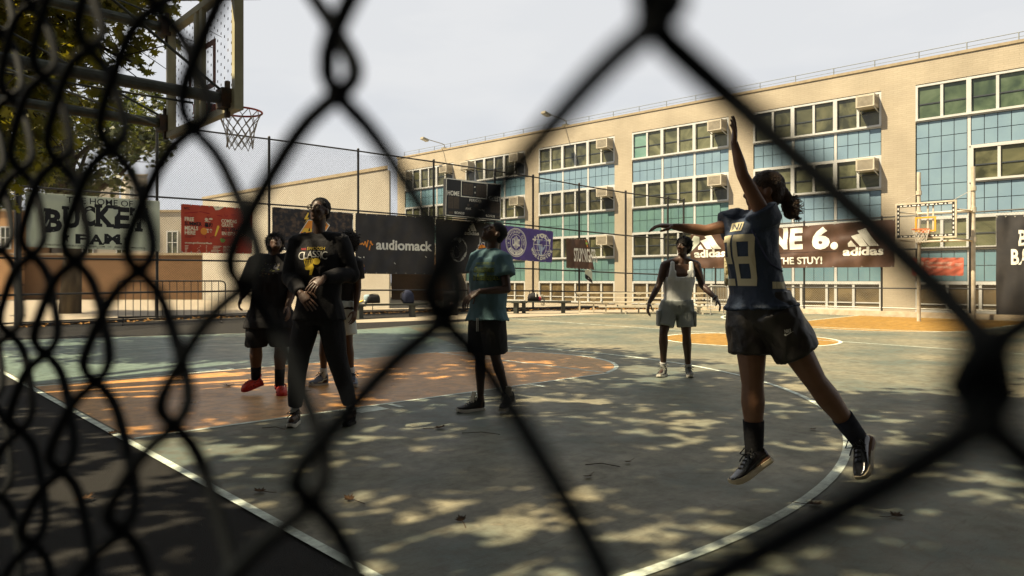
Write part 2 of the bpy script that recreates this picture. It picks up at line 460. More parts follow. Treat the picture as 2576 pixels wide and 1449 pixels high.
def panel(s0, s1, zt, zb, col, nx=4, ny=2):
    pm = MB(); g = .012; o = -REC + .02
    wbox(pm, s0, s1, zb, zt, -REC - .08, o - .02, 1)
    w = (s1 - s0) / nx; h = (zt - zb) / ny
    for i in range(nx):
        for j in range(ny):
            wbox(pm, s0 + w * i + g, s0 + w * (i + 1) - g, zb + h * j + g, zb + h * (j + 1) - g, o - .021, o, 0)
    build("spandrel_panel", pm, [col, M_dark], school)
for bi, (s0, s1) in enumerate(bays):
    third = (s1 - s0) / 3
    # posts between the three sub-bays and rails between the bands
    pf = MB()
    for k in (1, 2): wbox(pf, s0 + third * k - .05, s0 + third * k + .05, ZB, ZT, -REC - .12, -REC + .035)
    for (zt, zb), nx in zip(rows[:3], pans): 
        wbox(pf, s0, s1, nx[0] + .002, zb - .002, -REC - .12, -REC + .06) if not (bi == 5 and zb == rows[1][1]) else wbox(pf, s0 + third, s1, nx[0] + .002, zb - .002, -REC - .12, -REC + .06)
    for (pt, pb), rw in zip(pans, rows[1:]): wbox(pf, s0 + (third if bi == 5 and rw[0] == rows[1][0] else 0), s1, rw[0] + .002, pb - .002, -REC - .12, -REC + .06)
    build("mullion", pf, M_frame, school)
    for ri, (zt, zb) in enumerate(rows):
        gl = (M_glass, M_glass_l, M_glass, M_glass_d)[(bi * 7 + ri * 5) % 4] if ri < 3 else M_glass_b
        if bi >= 5 and ri == 0: gl = M_glass_g
        if bi == 5 and ri == 1:
            window(s0 + third + .06, s1, zt, zb, 4, gl); continue
        if ri == 3: window(s0, s1, zt, zb, 6 if bi < 4 else 5, gl, 2, False)
        else: window(s0, s1, zt, zb, 6, gl)
    for ri, (zt, zb) in enumerate(pans):
        for k in range(3):
            a = s0 + third * k + (.06 if k else .02); b = s0 + third * (k + 1) - (.06 if k < 2 else .02)
            col = (M_blue if bi > 1 else M_bluegreen) if ri == 0 else ((M_teal if bi < 4 else M_blue) if ri == 1 else (M_teal if bi < 3 else M_bluegreen))
            if bi == 5 and k == 0 and ri == 1: continue
            if bi == 5 and k == 0 and ri == 0: panel(a, b, zt, pans[1][1], M_blue, 4, 6)
            else: panel(a, b, zt, zb, col)
s0, s1 = bays[3]; w_ = (s1 - s0) / 6; mb = MB(); wbox(mb, s0 + .08, s0 + w_ - .05, rows[0][1] + .08, rows[0][0] - .08, -REC - .0115, -REC - .008)
build("teal_pane", mb, M_glass_t, school)
# air conditioners, each sitting in a window opening
M_ac = mat("ac_casing", (.47, .43, .34), .5, .4, col2=(.40, .36, .28), nscale=5)
M_acs = mat("ac_grille", (.40, .36, .28), .6, .3)
def make_ac():
    r = thing("air_conditioner", "x", "air conditioner", fp(0, 0), "air conditioners in the school windows")
    b = MB(); b.box(FA + FN * .28 + UP * .24, FD * .33, FN * .32, UP * .23); build("casing", b, M_ac, r)
    g = MB()
    for k in range(9): g.box(FA + FN * .606 + UP * (.08 + k * .04), FD * .27, FN * .006, UP * .009)
    for k in range(6): g.box(FA + FD * .335 + FN * (.1 + k * .08) + UP * .25, FD * .006, FN * .02, UP * .14)
    build("grille", g, M_acs, r)
    for sg in (-1, 1):
        t = MB(); t.bar(FA + FD * .3 * sg + FN * .02 - UP * .14, FA + FD * .3 * sg + FN * .55 + UP * .0, .03, .03); build("bracket", t, M_frame, r)
    return r
bayn = ["leftmost bay", "second bay from left", "third bay from left", "fourth bay from left", "bay behind the shooter"]
acs = []
for bi, ri, k in [(4, 0, 5), (4, 1, 5), (3, 0, 5), (3, 1, 5), (2, 0, 5), (2, 1, 5), (1, 0, 5), (1, 0, 0), (1, 1, 5), (0, 0, 5), (0, 0, 0), (2, 2, 5)]:
    s0, s1 = bays[bi]; w = (s1 - s0) / 6
    sp = s0 + w * (k + .5); zt, zb = rows[ri]
    lab = "beige air conditioner, %s window row, %s end of the %s" % (["top", "middle", "lower"][ri], "right" if k else "left", bayn[bi])
    acs.append((fp(sp, zb + (zt - zb) * .54, -.08), lab))
proto = make_ac(); proto.location = acs[0][0]; proto['label'] = acs[0][1]
for l_, lab in acs[1:]: copy_tree(proto, l_, lab)
# roof rail and floodlights
M_rail = mat("galvanised_steel", (.22, .24, .24), .6, .2)
rr = thing("roof_railing", "thin steel pipe railing along the edge of the school roof", "railing", fp(0, HB + .1, -.25))
mb = MB(); mb.tube([fp(.4, HB + .42, -.25), fp(S1 - .4, HB + .42, -.25)], .013, 6); mb.tube([fp(.4, HB + .27, -.25), fp(S1 - .4, HB + .27, -.25)], .009, 6); build("rail", mb, M_rail, rr)
s_ = .4
while s_ < S1 - .3:
    mb = MB(); mb.tube([fp(s_, HB + .1, -.25), fp(s_, HB + .42, -.25)], .018, 6); build("post", mb, M_rail, rr); s_ += 1.52
M_lamp = mat("lamp_housing", (.33, .30, .22), .5, .4, .3)
M_lens = mat("lamp_glass", (.6, .6, .55), .2, .5)
for px, lab in ((1418, "floodlight on a bent arm above the third window bay of the school roof"), (1112, "floodlight on a bent arm at the left end of the school roof")):
    s0 = s_of(px)
    t = thing("roof_floodlight", lab, "floodlight", fp(s0, HB + .1, -.2), "floodlights on the school roof")
    mb = MB(); wbox(mb, s0 - .16, s0 + .16, HB + .1, HB + .2, -.4, -.05); build("base", mb, M_lamp, t)
    mb = MB(); mb.tube([fp(s0, HB + .22, -.2), fp(s0, HB + .38, -.2), fp(s0 - .04, HB + .44, -.05), fp(s0 - .1, HB + .56, 1.1)], .025, 8); build("arm", mb, M_lamp, t)
    mb = MB(); c = fp(s0 - .1, HB + .53, 1.3); mb.box(c, FD * .14, FN * .22 + UP * .05, UP * .06 - FN * .015); h_ = build("lamp_head", mb, M_lamp, t)
    mb = MB(); mb.box(c - UP * .07, FD * .12, FN * .19 + UP * .045, UP * .01); build("lens", mb, M_lens, h_)

# ------------------------------------------------------------------ buildings beyond the side fence
def house(name, label, cA, cB, h, depth_dir, mat_, z0=0.0):
    """box building: front foot points cA, cB"""
    A_, B_ = Vector(cA), Vector(cB); D_ = Vector(depth_dir)
    t = thing(name, label, "building", (A_ + B_) / 2)
    mb = MB(); mb.add([A_, B_, B_ + D_, A_ + D_] + [p + UP * h for p in (A_, B_, B_ + D_, A_ + D_)],
        [(0, 1, 5, 4), (1, 2, 6, 5), (2, 3, 7, 6), (3, 0, 4, 7)])
    build("wall", mb, mat_, t)
    n = (B_ - A_).normalized() * .08; q = D_.normalized() * .08
    mb = MB(); mb.add([A_ - n - q + UP * h, B_ + n - q + UP * h, B_ + n + D_ + q + UP * h, A_ - n + D_ + q + UP * h] + [p + UP * (h + .14) for p in (A_ - n - q, B_ + n - q, B_ + n + D_ + q, A_ - n + D_ + q)],
        [(3, 2, 1, 0), (4, 5, 6, 7), (0, 1, 5, 4), (1, 2, 6, 5), (2, 3, 7, 6), (3, 0, 4, 7)])
    build("roof", mb, M_coping, t)
    return t, A_, B_
def add_window(t, A_, B_, u0, u1, z0, z1, gl=None):
    d = (B_ - A_); n = d.normalized().cross(UP)
    if n.dot(CAM - A_) < 0: n = -n
    a, b = A_ + d * u0, A_ + d * u1; dd = (b - a).normalized(); wd_ = (b - a).length
    fr = MB(); c = (a + b) / 2 + UP * (z0 + z1) / 2 + n * .03
    for k in (-1, 1):
        fr.box(c + dd * k * (wd_ / 2 - .04), dd * .04, n * .05, UP * (z1 - z0) / 2)
        fr.box(c + UP * k * ((z1 - z0) / 2 - .04), dd * (wd_ / 2 - .082), n * .05, UP * .04)
    fr.box(c, dd * .03, n * .045, UP * ((z1 - z0) / 2 - .082)); fr.box(c, dd * (wd_ / 2 - .082), n * .04, UP * .025)
    f = build("window", fr, M_frame, t)
    g = MB(); g.box(c, dd * (wd_ / 2 - .05), n * .015, UP * ((z1 - z0) / 2 - .05)); build("pane", g, gl or M_glass, f)
M_stucco = mat("beige_stucco", (.365, .34, .285), .9, .2, col2=(.33, .30, .245), nscale=.6, bump=.15, bscale=20)
M_brown = brick("brown_brick", (.20, .115, .06), (.17, .10, .05), (.15, .095, .055), RIGHT)
M_orangeb = brick("orange_brick", (.42, .25, .12), (.37, .21, .1), (.3, .2, .12), RIGHT)
gA, gB = W(-18.7, 43.7), W(-5.5, 31.7)
gt, _, _ = house("gymnasium", "big windowless beige hall with a plain wall and flat roof beside the school", gA, gB, 6.1, (W(-2.6, 14) - W(0, 0)), M_stucco)
mb = MB(); gd = (gB - gA).normalized(); mb.box(gB + gd * .12 + UP * 3.0, gd * .12, (FWD * .2), UP * 3.0); build("pilaster", mb, M_stucco, gt)
house("brown_brick_wing", "low brown brick wing between the beige hall and the school", W(-7.6, 45.5), W(-4.2, 42.3), 2.7, W(2, 6) - W(0, 0), M_brown)
t, A_, B_ = house("brown_brick_annex", "long low brown brick building behind the banners", W((20 - CX) / F * 45, 45), W((508 - CX) / F * 45, 45), 2.77, W(-2, 4) - W(0, 0), M_brown)
t, A_, B_ = house("beige_house", "beige two storey house with white windows above the brown brick annex", W((130 - CX) / F * 50, 50), W((520 - CX) / F * 49.5, 49.5), 5.9, W(-3, 9) - W(0, 0), M_stucco)
for u in (.2, .42, .745, .95): add_window(t, A_, B_, u, u + .075, 3.0, 4.6)
t, A_, B_ = house("orange_brick_house", "orange brick house with small windows at the far left", W((-420 - CX) / F * 44, 44), W((48 - CX) / F * 44, 44), 5.4, W(-3, 9) - W(0, 0), M_orangeb)
for u in (.5, .72, .9): add_window(t, A_, B_, u, u + .06, 3.1, 4.5)
t, A_, B_ = house("apartment_block", "tall pale apartment block far away behind the trees at the left", W((316 - CX) / F * 95, 95), W((371 - CX) / F * 95, 95), H + (CY - 441) / F * 95, W(-6, 10) - W(0, 0), M_stucco)
for z in (6, 9, 12):
    for u in (.2, .6): add_window(t, A_, B_, u, u + .2, z, z + 1.6)
t, A_, B_ = house("flat_roofed_block", "low pale block with a stepped roof behind the white banner", W((225 - CX) / F * 70, 70), W((300 - CX) / F * 70, 70), H + (CY - 462) / F * 70, W(-5, 8) - W(0, 0), M_stucco)
for z in (5, 7.5): add_window(t, A_, B_, .3, .55, z, z + 1.5)

# unseen brick row, added behind the camera to block open sky
M_dkbrick = brick("dark_red_brick", (.14, .06, .04), (.11, .05, .035), (.12, .09, .07), RIGHT)
t, A_, B_ = house("added_brick_row", "unseen dark red brick row added behind the camera to block sky light", W(42, -13), W(-34, -13), 17, W(0, -10) - W(0, 0), M_dkbrick)
for u in np.linspace(.05, .93, 14):
    for z in (1.5, 5, 8.5, 12): add_window(t, A_, B_, u, u + .018, z, z + 1.8)
# ------------------------------------------------------------------ fences
M_black = mat("black_fence_steel", (.018, .018, .018), .5, .4, col2=(.03, .028, .025), nscale=12)
M_wire = mat("black_vinyl_wire", (.005, .007, .009), .75, .1)
M_galv = mat("galvanised_wire", (.33, .32, .28), .5, .5, .5)
M_post = mat("grey_post_paint", (.30, .29, .25), .5, .4, col2=(.22, .2, .16), nscale=8)
def chain_panel(A_, B_, z0, hA, hB, r=.0029, pitch=.072):
    """diagonal wires of one fence panel, clipped to it"""
    mb = MB(); d = B_ - A_; Lh = d.length; d = d.normalized(); n = d.cross(UP)
    def seg(p, q):
        a = A_ + d * p[0] + UP * p[1]; b = A_ + d * q[0] + UP * q[1]
        t = (b - a).normalized(); s = t.cross(n)
        vs_ = []
        for e in (a, b): vs_ += [e + n * r, e - n * r * .5 + s * r * .87, e - n * r * .5 - s * r * .87]
        mb.add(vs_, [(0, 1, 4, 3), (1, 2, 5, 4), (2, 0, 3, 5)])
    hm = min(hA, hB); k = z0 - Lh
    while k < hm:
        # rising line z = k + s ; falling line z = k + (Lh - s)
        s0 = max(0, z0 - k); s1 = min(Lh, hm - k)
        if s1 > s0 + .01:
            seg((s0, k + s0), (s1, k + s1)); seg((Lh - s0, k + s0), (Lh - s1, k + s1))
        k += pitch
    return mb
SP = [(-330, 850, 180), (45, 823, 262), (395, 806, 315), (677, 796, 350), (901, 789.5, 380), (1091, 784.5, 407), (1245, 782, 430), (1341, 780.5, 445),
      (1457, 779, 466), (1574, 778, 485), (1680, 777.4, 499), (1720, 777, 505)]
side = thing("side_fence", "tall black chain link fence hung with banners along the far side of the court", "fence", G(677, 796))
sp = []
for px, yb, yt in SP:
    g = G(px, yb); Z = H * F / (yb - CY); sp.append((g, H + (CY - yt) / F * Z))
for i, (g, h) in enumerate(sp):
    mb = MB(); r = .085 if i == 1 else .042
    mb.tube([g, g + UP * (h + .06)], r, 10); mb.ell(g + UP * (h + .06), (r * 1.2, 0, 0), (0, r * 1.2, 0), (0, 0, .05), 8)
    if i == 1:
        for k in range(14): mb.tube([g + UP * (.3 + k * .4) - RIGHT * .2, g + UP * (.3 + k * .4) + RIGHT * .2], .012, 5)
    build("post", mb, M_black, side)
for fr in (1.0, .633, .31, .145, .02):
    mb = MB(); mb.tube([g + UP * max(.06, h * fr) for g, h in sp], .028 if fr > .02 else .02, 8); build("rail", mb, M_black, side)
for (g0, h0), (g1, h1) in zip(sp, sp[1:]):
    build("chain_link", chain_panel(g0, g1, .05, h0, h1), M_wire, side)
# leaf litter and kerb strip along the foot of the fence
M_litter = mat("leaf_litter", (.30, .16, .05), .9, .2, col2=(.16, .09, .03), nscale=9)
mb = MB(); rnd = random.Random(3)
for (g0, h0), (g1, h1) in zip(sp[1:], sp[2:]):
    for k in range(170):
        c = g0.lerp(g1, rnd.random()) + (CAM - g0).normalized() * rnd.gauss(.18, .2); c.z = .02 + abs(rnd.gauss(0, .025))
        a = rnd.random() * 6.28; s_ = rnd.uniform(.03, .07); u_ = Vector((math.cos(a), math.sin(a), rnd.uniform(-.5, .5))) * s_; v_ = Vector((-math.sin(a), math.cos(a), rnd.uniform(-.5, .5))) * s_ * .7
        mb.add([c + u_, c + v_, c - u_, c - v_], [(0, 1, 2, 3)])
o = build("leaf_litter", mb, M_litter); o['kind'] = 'stuff'; tag(o, "dry brown leaves heaped along the foot of the side fence", "leaves")
mb = MB()
for (g0, h0), (g1, h1) in zip(sp[1:-2], sp[2:-1]): mb.bar(g0 + UP * .045, g1 + UP * .045, .16, .09)
kb = struct("fence_kerb", mb, M_black)

# end fence
EU = LEN + .26
endf = thing("end_fence", "lower chain link fence on a kerb in front of the school windows", "fence", (EU, 0, .17))
corner = sp[-1][0]
e_px = [1800, 1905, 2023, 2218, 2440, 2665, 2890]
ep = [Vector((EU, 10.3, .17))] + [Vector((hit(p, 800, (EU, 0, 0), Vector((1, 0, 0))).x, hit(p, 800, (EU, 0, 0), Vector((1, 0, 0))).y, .17)) for p in e_px] + [Vector((EU, -12, .17))]
EH = 3.36
for i, g in enumerate(ep):
    mb = MB(); mb.tube([g, Vector((g.x, g.y, EH + .05))], .036, 8); build("post", mb, M_black, endf)
for z in (EH, 2.25, .95, .28):
    mb = MB(); mb.tube([Vector((g.x, g.y, z)) for g in ep], .024, 8); build("rail", mb, M_black if z > .5 else M_galv, endf)
for a, b in zip(ep, ep[1:]):
    build("chain_link", chain_panel(Vector((a.x, a.y, 0)), Vector((b.x, b.y, 0)), .2, EH, EH, .0024, .085), M_galv, endf)

# ------------------------------------------------------------------ the fence the camera looks through
nf = thing("near_fence", "black chain link fence right in front of the lens", "fence", W(-1.6, 1.7))
K0 = np.array([-0.05638984, 0.15138346, -0.00110]); KA = np.array([-0.02319917, 0.02383289, 0.00191331]); KB = np.array([0.00293674, -0.00082862, .036])
nrm = np.array([KA[1], -KA[0], 0.0]); nrm /= np.linalg.norm(nrm)
if nrm.dot(-K0) < 0: nrm = -nrm            # towards the camera
def knot(i, j): return K0 + (i - 4) * KA + j * KB
cols = list(range(-14, 70))
OV, DEP, WR = .042, -.0055, .00175
mbs = MB()
for k in cols:
    fine = -2 <= k <= 16
    j0 = k % 2 - 33 - (1 if k % 2 else 0)
    pts = []
    jr = range(-16, 17) if fine else range(-33, 34)
    for j in range(-33, 35):
        vis = fine and -12 <= j <= 12
        n = 14 if vis else 3
        for q in range(n):
            ph = j + q / n
            # even phase (relative to the column) = bend on column k, odd = bend on column k+1
            w = (ph - (k % 2)) * math.pi
            tri = math.asin(.975 * math.cos(w)) / math.asin(.975)      # +1 at the left column
            x = .5 - tri * (.5 + OV)
            dz = DEP * math.tanh(2.2 * math.sin(w))
            p = K0 + (k - 4 + x) * KA + ph * KB + nrm * dz
            if p[2] + H < .04: continue
            pts.append(W(p[0], p[1], p[2] + H))
    mbs.tube(pts, WR, 6 if fine else 4, cap=False)
build("chain_link", mbs, M_wire, nf, smooth=True)
for i in (66, -13):
    p = K0 + (i - 4) * KA; mb = MB(); c = W(p[0], p[1], 0) 
    mb.tube([c, c + UP * 2.55], .03, 10); build("post", mb, M_black, nf)
p0 = K0 + (66 - 4) * KA; p1 = K0 + (-13 - 4) * KA
for z in (2.5, .06):
    mb = MB(); mb.tube([W(p0[0], p0[1], z), W(p1[0], p1[1], z)], .021, 8); build("rail", mb, M_black, nf)

# ------------------------------------------------------------------ near basket, seen from behind
M_gold = mat("backboard_frame_paint", (.44, .42, .28), .45, .4, col2=(.34, .32, .2), nscale=5)
M_steel = mat("dark_steel_pipe", (.10, .115, .10), .5, .4, .2, col2=(.06, .065, .06), nscale=9)
M_rust = mat("dark_rusty_bracket", (.05, .045, .04), .7, .3, col2=(.09, .05, .03), nscale=14)
M_red = mat("rim_red_paint", (.50, .06, .03), .45, .4)
M_net = mat("net_cord", (.55, .52, .45), .9, .2)
M_sq = mat("target_square_paint", (.22, .09, .06), .6)
M_panel = bpy.data.materials.new("clear_board"); M_panel.use_nodes = True
t_ = M_panel.node_tree; b_ = t_.nodes['Principled BSDF']; b_.inputs['Base Color'].default_value = (.75, .8, .78, 1); b_.inputs['Roughness'].default_value = .3
tp = t_.nodes.new('ShaderNodeBsdfTransparent'); ms_ = t_.nodes.new('ShaderNodeMixShader'); ms_.inputs[0].default_value = .12
tcx = t_.nodes.new('ShaderNodeTexCoord'); nn_ = t_.nodes.new('ShaderNodeTexNoise'); nn_.inputs['Scale'].default_value = 3
mrr = t_.nodes.new('ShaderNodeMapRange'); mrr.inputs[3].default_value = .0; mrr.inputs[4].default_value = .07
t_.links.new(tcx.outputs['Object'], nn_.inputs[0]); t_.links.new(nn_.outputs[0], mrr.inputs[0]); t_.links.new(mrr.outputs[0], ms_.inputs[0])
t_.links.new(tp.outputs[0], ms_.inputs[1]); t_.links.new(b_.outputs[0], ms_.inputs[2]); t_.links.new(ms_.outputs[0], t_.nodes['Material Output'].inputs[0])
UB = 1.07
nx_ = Vector((1, 0, 0))
def onb(px, py, u=UB): return hit(px, py, (u, 0, 0), nx_)
pn, pf_ = onb(590, 283), onb(418, 338)
v0, v1 = pn.y, pf_.y; zb = (pn.z + pf_.z) / 2
zt = (onb(424, 66)).z
hp = thing("near_basketball_hoop", "basketball hoop with a perforated clear backboard held out on dark pipes, seen from behind", "basketball hoop", (-1.3, (v0 + v1) / 2, 0))
TB = .085
mb = MB(); e = .065
mb.bx(UB, v0, zb, UB + TB, v1, zb + e); mb.bx(UB, v0, zt - e, UB + TB, v1, zt)
mb.bx(UB, v0, zb + e, UB + TB, v0 + e, zt - e); mb.bx(UB, v1 - e, zb + e, UB + TB, v1, zt - e)
vm = (v0 + v1) / 2
for k in (-.075, .075): mb.bx(UB + .005, vm + k - .035, zb + e, UB + .05, vm + k + .035, zt - e)
fr_ = build("backboard_frame", mb, M_gold, hp)
mb = MB(); mb.bx(UB + .055, v0 + e, zb + e, UB + .07, v1 - e, zt - e, 0)
i = 0; y = v0 + e + .05
while y < v1 - e - .03:
    z = zb + e + .05 + (.05 if i % 2 else 0)
    while z < zt - e - .02:
        mb.add([(UB + .053, y - .011, z - .013), (UB + .053, y + .011, z - .013), (UB + .053, y + .011, z + .013), (UB + .053, y - .011, z + .013)], [(3, 2, 1, 0)], 1); z += .1
    y += .085; i += 1
build("board_panel", mb, [M_panel, M_rust], hp)
mb = MB(); sq0, sq1, sz0, sz1 = vm - .36, vm + .36, zb + .33, zb + .80; t4 = .05
mb.bx(UB + .040, sq0, sz0, UB + .052, sq1, sz0 + t4); mb.bx(UB + .040, sq0, sz1 - t4, UB + .052, sq1, sz1)
mb.bx(UB + .040, sq0, sz0 + t4, UB + .052, sq0 + t4, sz1 - t4); mb.bx(UB + .040, sq1 - t4, sz0 + t4, UB + .052, sq1, sz1 - t4)
build("target_square", mb, M_sq, hp)
RIM = Vector((1.62, 1.83, 3.07)); RR = .232
def make_rim(parent, rim, base, mred, mnet, sgn=1, bottom=.40):
    mb = MB(); mb.tube([rim + Vector((math.cos(a), math.sin(a), 0)) * RR for a in np.linspace(0, 2 * math.pi, 40, endpoint=False)], .011, 8, closed=True)
    x0 = base; x1 = rim.x - sgn * RR
    mb.box(((x0 + x1) / 2, rim.y, rim.z - .03), (abs(x1 - x0) / 2, 0, 0), (0, .09, 0), (0, 0, .05))
    mb.tube([Vector((x0, rim.y - .1, rim.z - .12)), rim + Vector((-sgn * .1, -.2, -.008))], .008, 6); mb.tube([Vector((x0, rim.y + .1, rim.z - .12)), rim + Vector((-sgn * .1, .2, -.008))], .008, 6)
    build("rim", mb, mred, parent)
    mb = MB(); NS = 12; rowsn = 6
    rad = [RR, RR * .86, RR * .74, RR * .66, RR * .61, RR * .60, RR * .6]
    def npnt(i, j):
        a = 2 * math.pi * (i + .5 * (j % 2)) / NS; jit = random.Random(i * 31 + j)
        r_ = rad[j] * (1 + (jit.random() - .5) * .16 * (j > 0))
        return rim + Vector((math.cos(a) * r_, math.sin(a) * r_, -bottom * (j / rowsn) ** .9 + (jit.random() - .5) * .02 * (j > 0)))
    for j in range(rowsn):
        for i in range(NS):
            i2 = i - 1 if j % 2 == 0 else i + 1
            mb.tube([npnt(i, j), npnt(i, j + 1)], .0048, 4, cap=False)
            mb.tube([npnt(i, j), npnt((i2) % NS, j + 1)], .0048, 4, cap=False)
    build("net", mb, mnet, parent)
make_rim(hp, RIM, UB + TB, M_red, M_net)
# pipes back to the posts at the edge of the asphalt
pa = onb(420, 72); pb = onb(572, 250); pc = onb(416, 312)
UP0 = -1.28
def pipe(name, a, b, r, m, k=8):
    mb = MB(); mb.tube([a, b], r, k); return build(name, mb, m, hp)
for c in (pa, pb, pc, Vector((UB, v0 + .08, pa.z))):
    pipe("arm", c, Vector((UP0, c.y, c.z + .02)), .055, M_steel, 12)
for c in (pb, pc, pa):
    mb = MB(); mb.box(c + Vector((-.03, 0, 0)), (.05, 0, 0), (0, .075, 0), (0, 0, .09)); mb.box(c + Vector((.0, 0, 0)), (.02, 0, 0), (0, .02, 0), (0, 0, .17)); build("bracket", mb, M_rust, hp)
zA, zC = pa.z, pc.z
pipe("brace_rod", Vector((UP0, pa.y, zA + .02)), onb(411, 296), .014, M_steel)
pipe("brace_rod", Vector((UP0 + .4, v0 + .1, zA + .2)), pb + Vector((-.02, 0, .05)), .014, M_steel)
pipe("brace_rod", Vector((UP0, pa.y, zA + .55)), pa + Vector((0, 0, .1)), .012, M_steel)
pipe("brace_rod", Vector((UP0, pc.y, zC + .28)), onb(486, 259), .012, M_steel)
pipe("brace_rod", Vector((UP0, pb.y, pb.z + .1)), pc + Vector((-.05, 0, -.03)), .012, M_steel)
for v_ in (pb.y, pc.y):
    mb = MB(); mb.tube([(UP0, v_, 0), (UP0, v_, zA + .7)], .09, 14); mb.ell((UP0, v_, zA + .7), (.1, 0, 0), (0, .1, 0), (0, 0, .06), 10); build("post", mb, M_steel, hp)

# ------------------------------------------------------------------ far basket
M_pale = mat("pale_steel_paint", (.55, .50, .40), .5, .4, col2=(.42, .36, .26), nscale=7)
M_oran = mat("target_orange", (.72, .34, .03), .5)
M_bw = mat("border_black", (.02, .02, .02), .6); M_white = mat("print_white", (.78, .76, .70), .7, .2)
pb_ = G(2306, 808.6); UPF = pb_.x
far = thing("far_basketball_hoop", "basketball hoop with a clear backboard on two pale steel posts at the far end", "basketball hoop", pb_)
def onf(px, py, u): return hit(px, py, (u, 0, 0), nx_)
for px, yt in ((2311.5, 434), (2448.5, 419)):
    q = onf(px, yt, UPF); mb = MB(); mb.tube([(UPF, q.y, 0), (UPF, q.y, q.z)], .055, 12); build("post", mb, M_pale, far)
UF = UPF - .62
a_, b_ = onf(2252, 512, UF), onf(2406.5, 600, UF)
y0, y1, z1, z0_ = b_.y, a_.y, (onf(2252, 512.3, UF).z + onf(2407, 503.3, UF).z) / 2, (onf(2252, 602.5, UF).z + onf(2406, 598, UF).z) / 2
mb = MB(); e = .045
def frame(mb, u0, u1, y0, y1, z0, z1, e, m=None):
    mb.bx(u0, y0, z0, u1, y1, z0 + e, m); mb.bx(u0, y0, z1 - e, u1, y1, z1, m); mb.bx(u0, y0, z0 + e, u1, y0 + e, z1 - e, m); mb.bx(u0, y1 - e, z0 + e, u1, y1, z1 - e, m)
frame(mb, UF, UF + .05, y0, y1, z0_, z1, e); build("backboard_frame", mb, M_pale, far)
mb = MB(); mb.bx(UF + .02, y0 + e, z0_ + e, UF + .03, y1 - e, z1 - e); build("board_panel", mb, M_panel, far)
mb = MB(); frame(mb, UF + .006, UF + .018, y0 + e, y1 - e, z0_ + e, z1 - e, .07, 0)
for k in range(12):
    for zz in (z0_ + e + .035, z1 - e - .035):
        yy = y0 + .16 + (y1 - y0 - .32) * k / 11
        if k % 2: mb.add([(UF + .002, yy - .03, zz - .022), (UF + .002, yy + .03, zz - .022), (UF + .002, yy, zz + .026)], [(2, 1, 0)], 1)
        else: mb.bx(UF + .001, yy - .05, zz - .014, UF + .004, yy + .05, zz + .014, 1)
for k in range(7):
    for yy in (y0 + e + .035, y1 - e - .035):
        zz = z0_ + .16 + (z1 - z0_ - .32) * k / 6
        mb.bx(UF + .001, yy - .016, zz - .03, UF + .004, yy + .016, zz + .03, 1)
build("printed_border", mb, [M_bw, M_white], far)
s0_, s1_ = onf(2301.5, 546.7, UF), onf(2354.5, 581.5, UF)
mb = MB(); frame(mb, UF + .006, UF + .016, s1_.y, s0_.y, s1_.z, s0_.z, .045); build("target_square", mb, M_oran, far)
rc_ = onf(2317, 577, UF - .4)
make_rim(far, Vector((UF - .40, rc_.y, rc_.z)), UF, mat("rim_orange", (.62, .16, .04), .5), mat("net_white", (.8, .76, .66), .9), -1, .38)
mb = MB()
q0, q1 = onf(2311.5, 480, UPF), onf(2448.5, 480, UPF)
for z in (z1 - .28, z0_ - .06):
    m1 = MB(); m1.tube([(UPF - .07, q0.y, z), (UPF - .07, q1.y, z)], .03, 8); build("crossbar", m1, M_pale, far)
    for q, yy in ((q0, y1 - .1), (q1, y0 + .1)):
        m1 = MB(); m1.tube([(UPF, q.y, z), (UF + .05, yy, z + .03)], .022, 8); build("strut", m1, M_pale, far)
        m1 = MB(); m1.tube([(UPF, q.y, z - .05), (UPF, q.y, z + .09)], .08, 10); build("collar", m1, M_pale, far)
for q, yy in ((q0, y1), (q1, y0)):
    m1 = MB(); m1.tube([(UPF, q.y, z1 + .32), (UF + .05, yy * .93 + vm * .07, z1)], .007, 5); build("brace_rod", m1, M_pale, far)
    m1 = MB(); m1.tube([(UPF, q.y, z1 + .28), (UPF, q.y, z1 + .4)], .08, 10); build("collar", m1, M_pale, far)
for k in (-.07, .07):
    m1 = MB(); m1.bx(UF + .055, rc_.y - .1 + k - .02, z0_, UF + .085, rc_.y - .1 + k + .02, z1); build("upright", m1, M_pale, far)
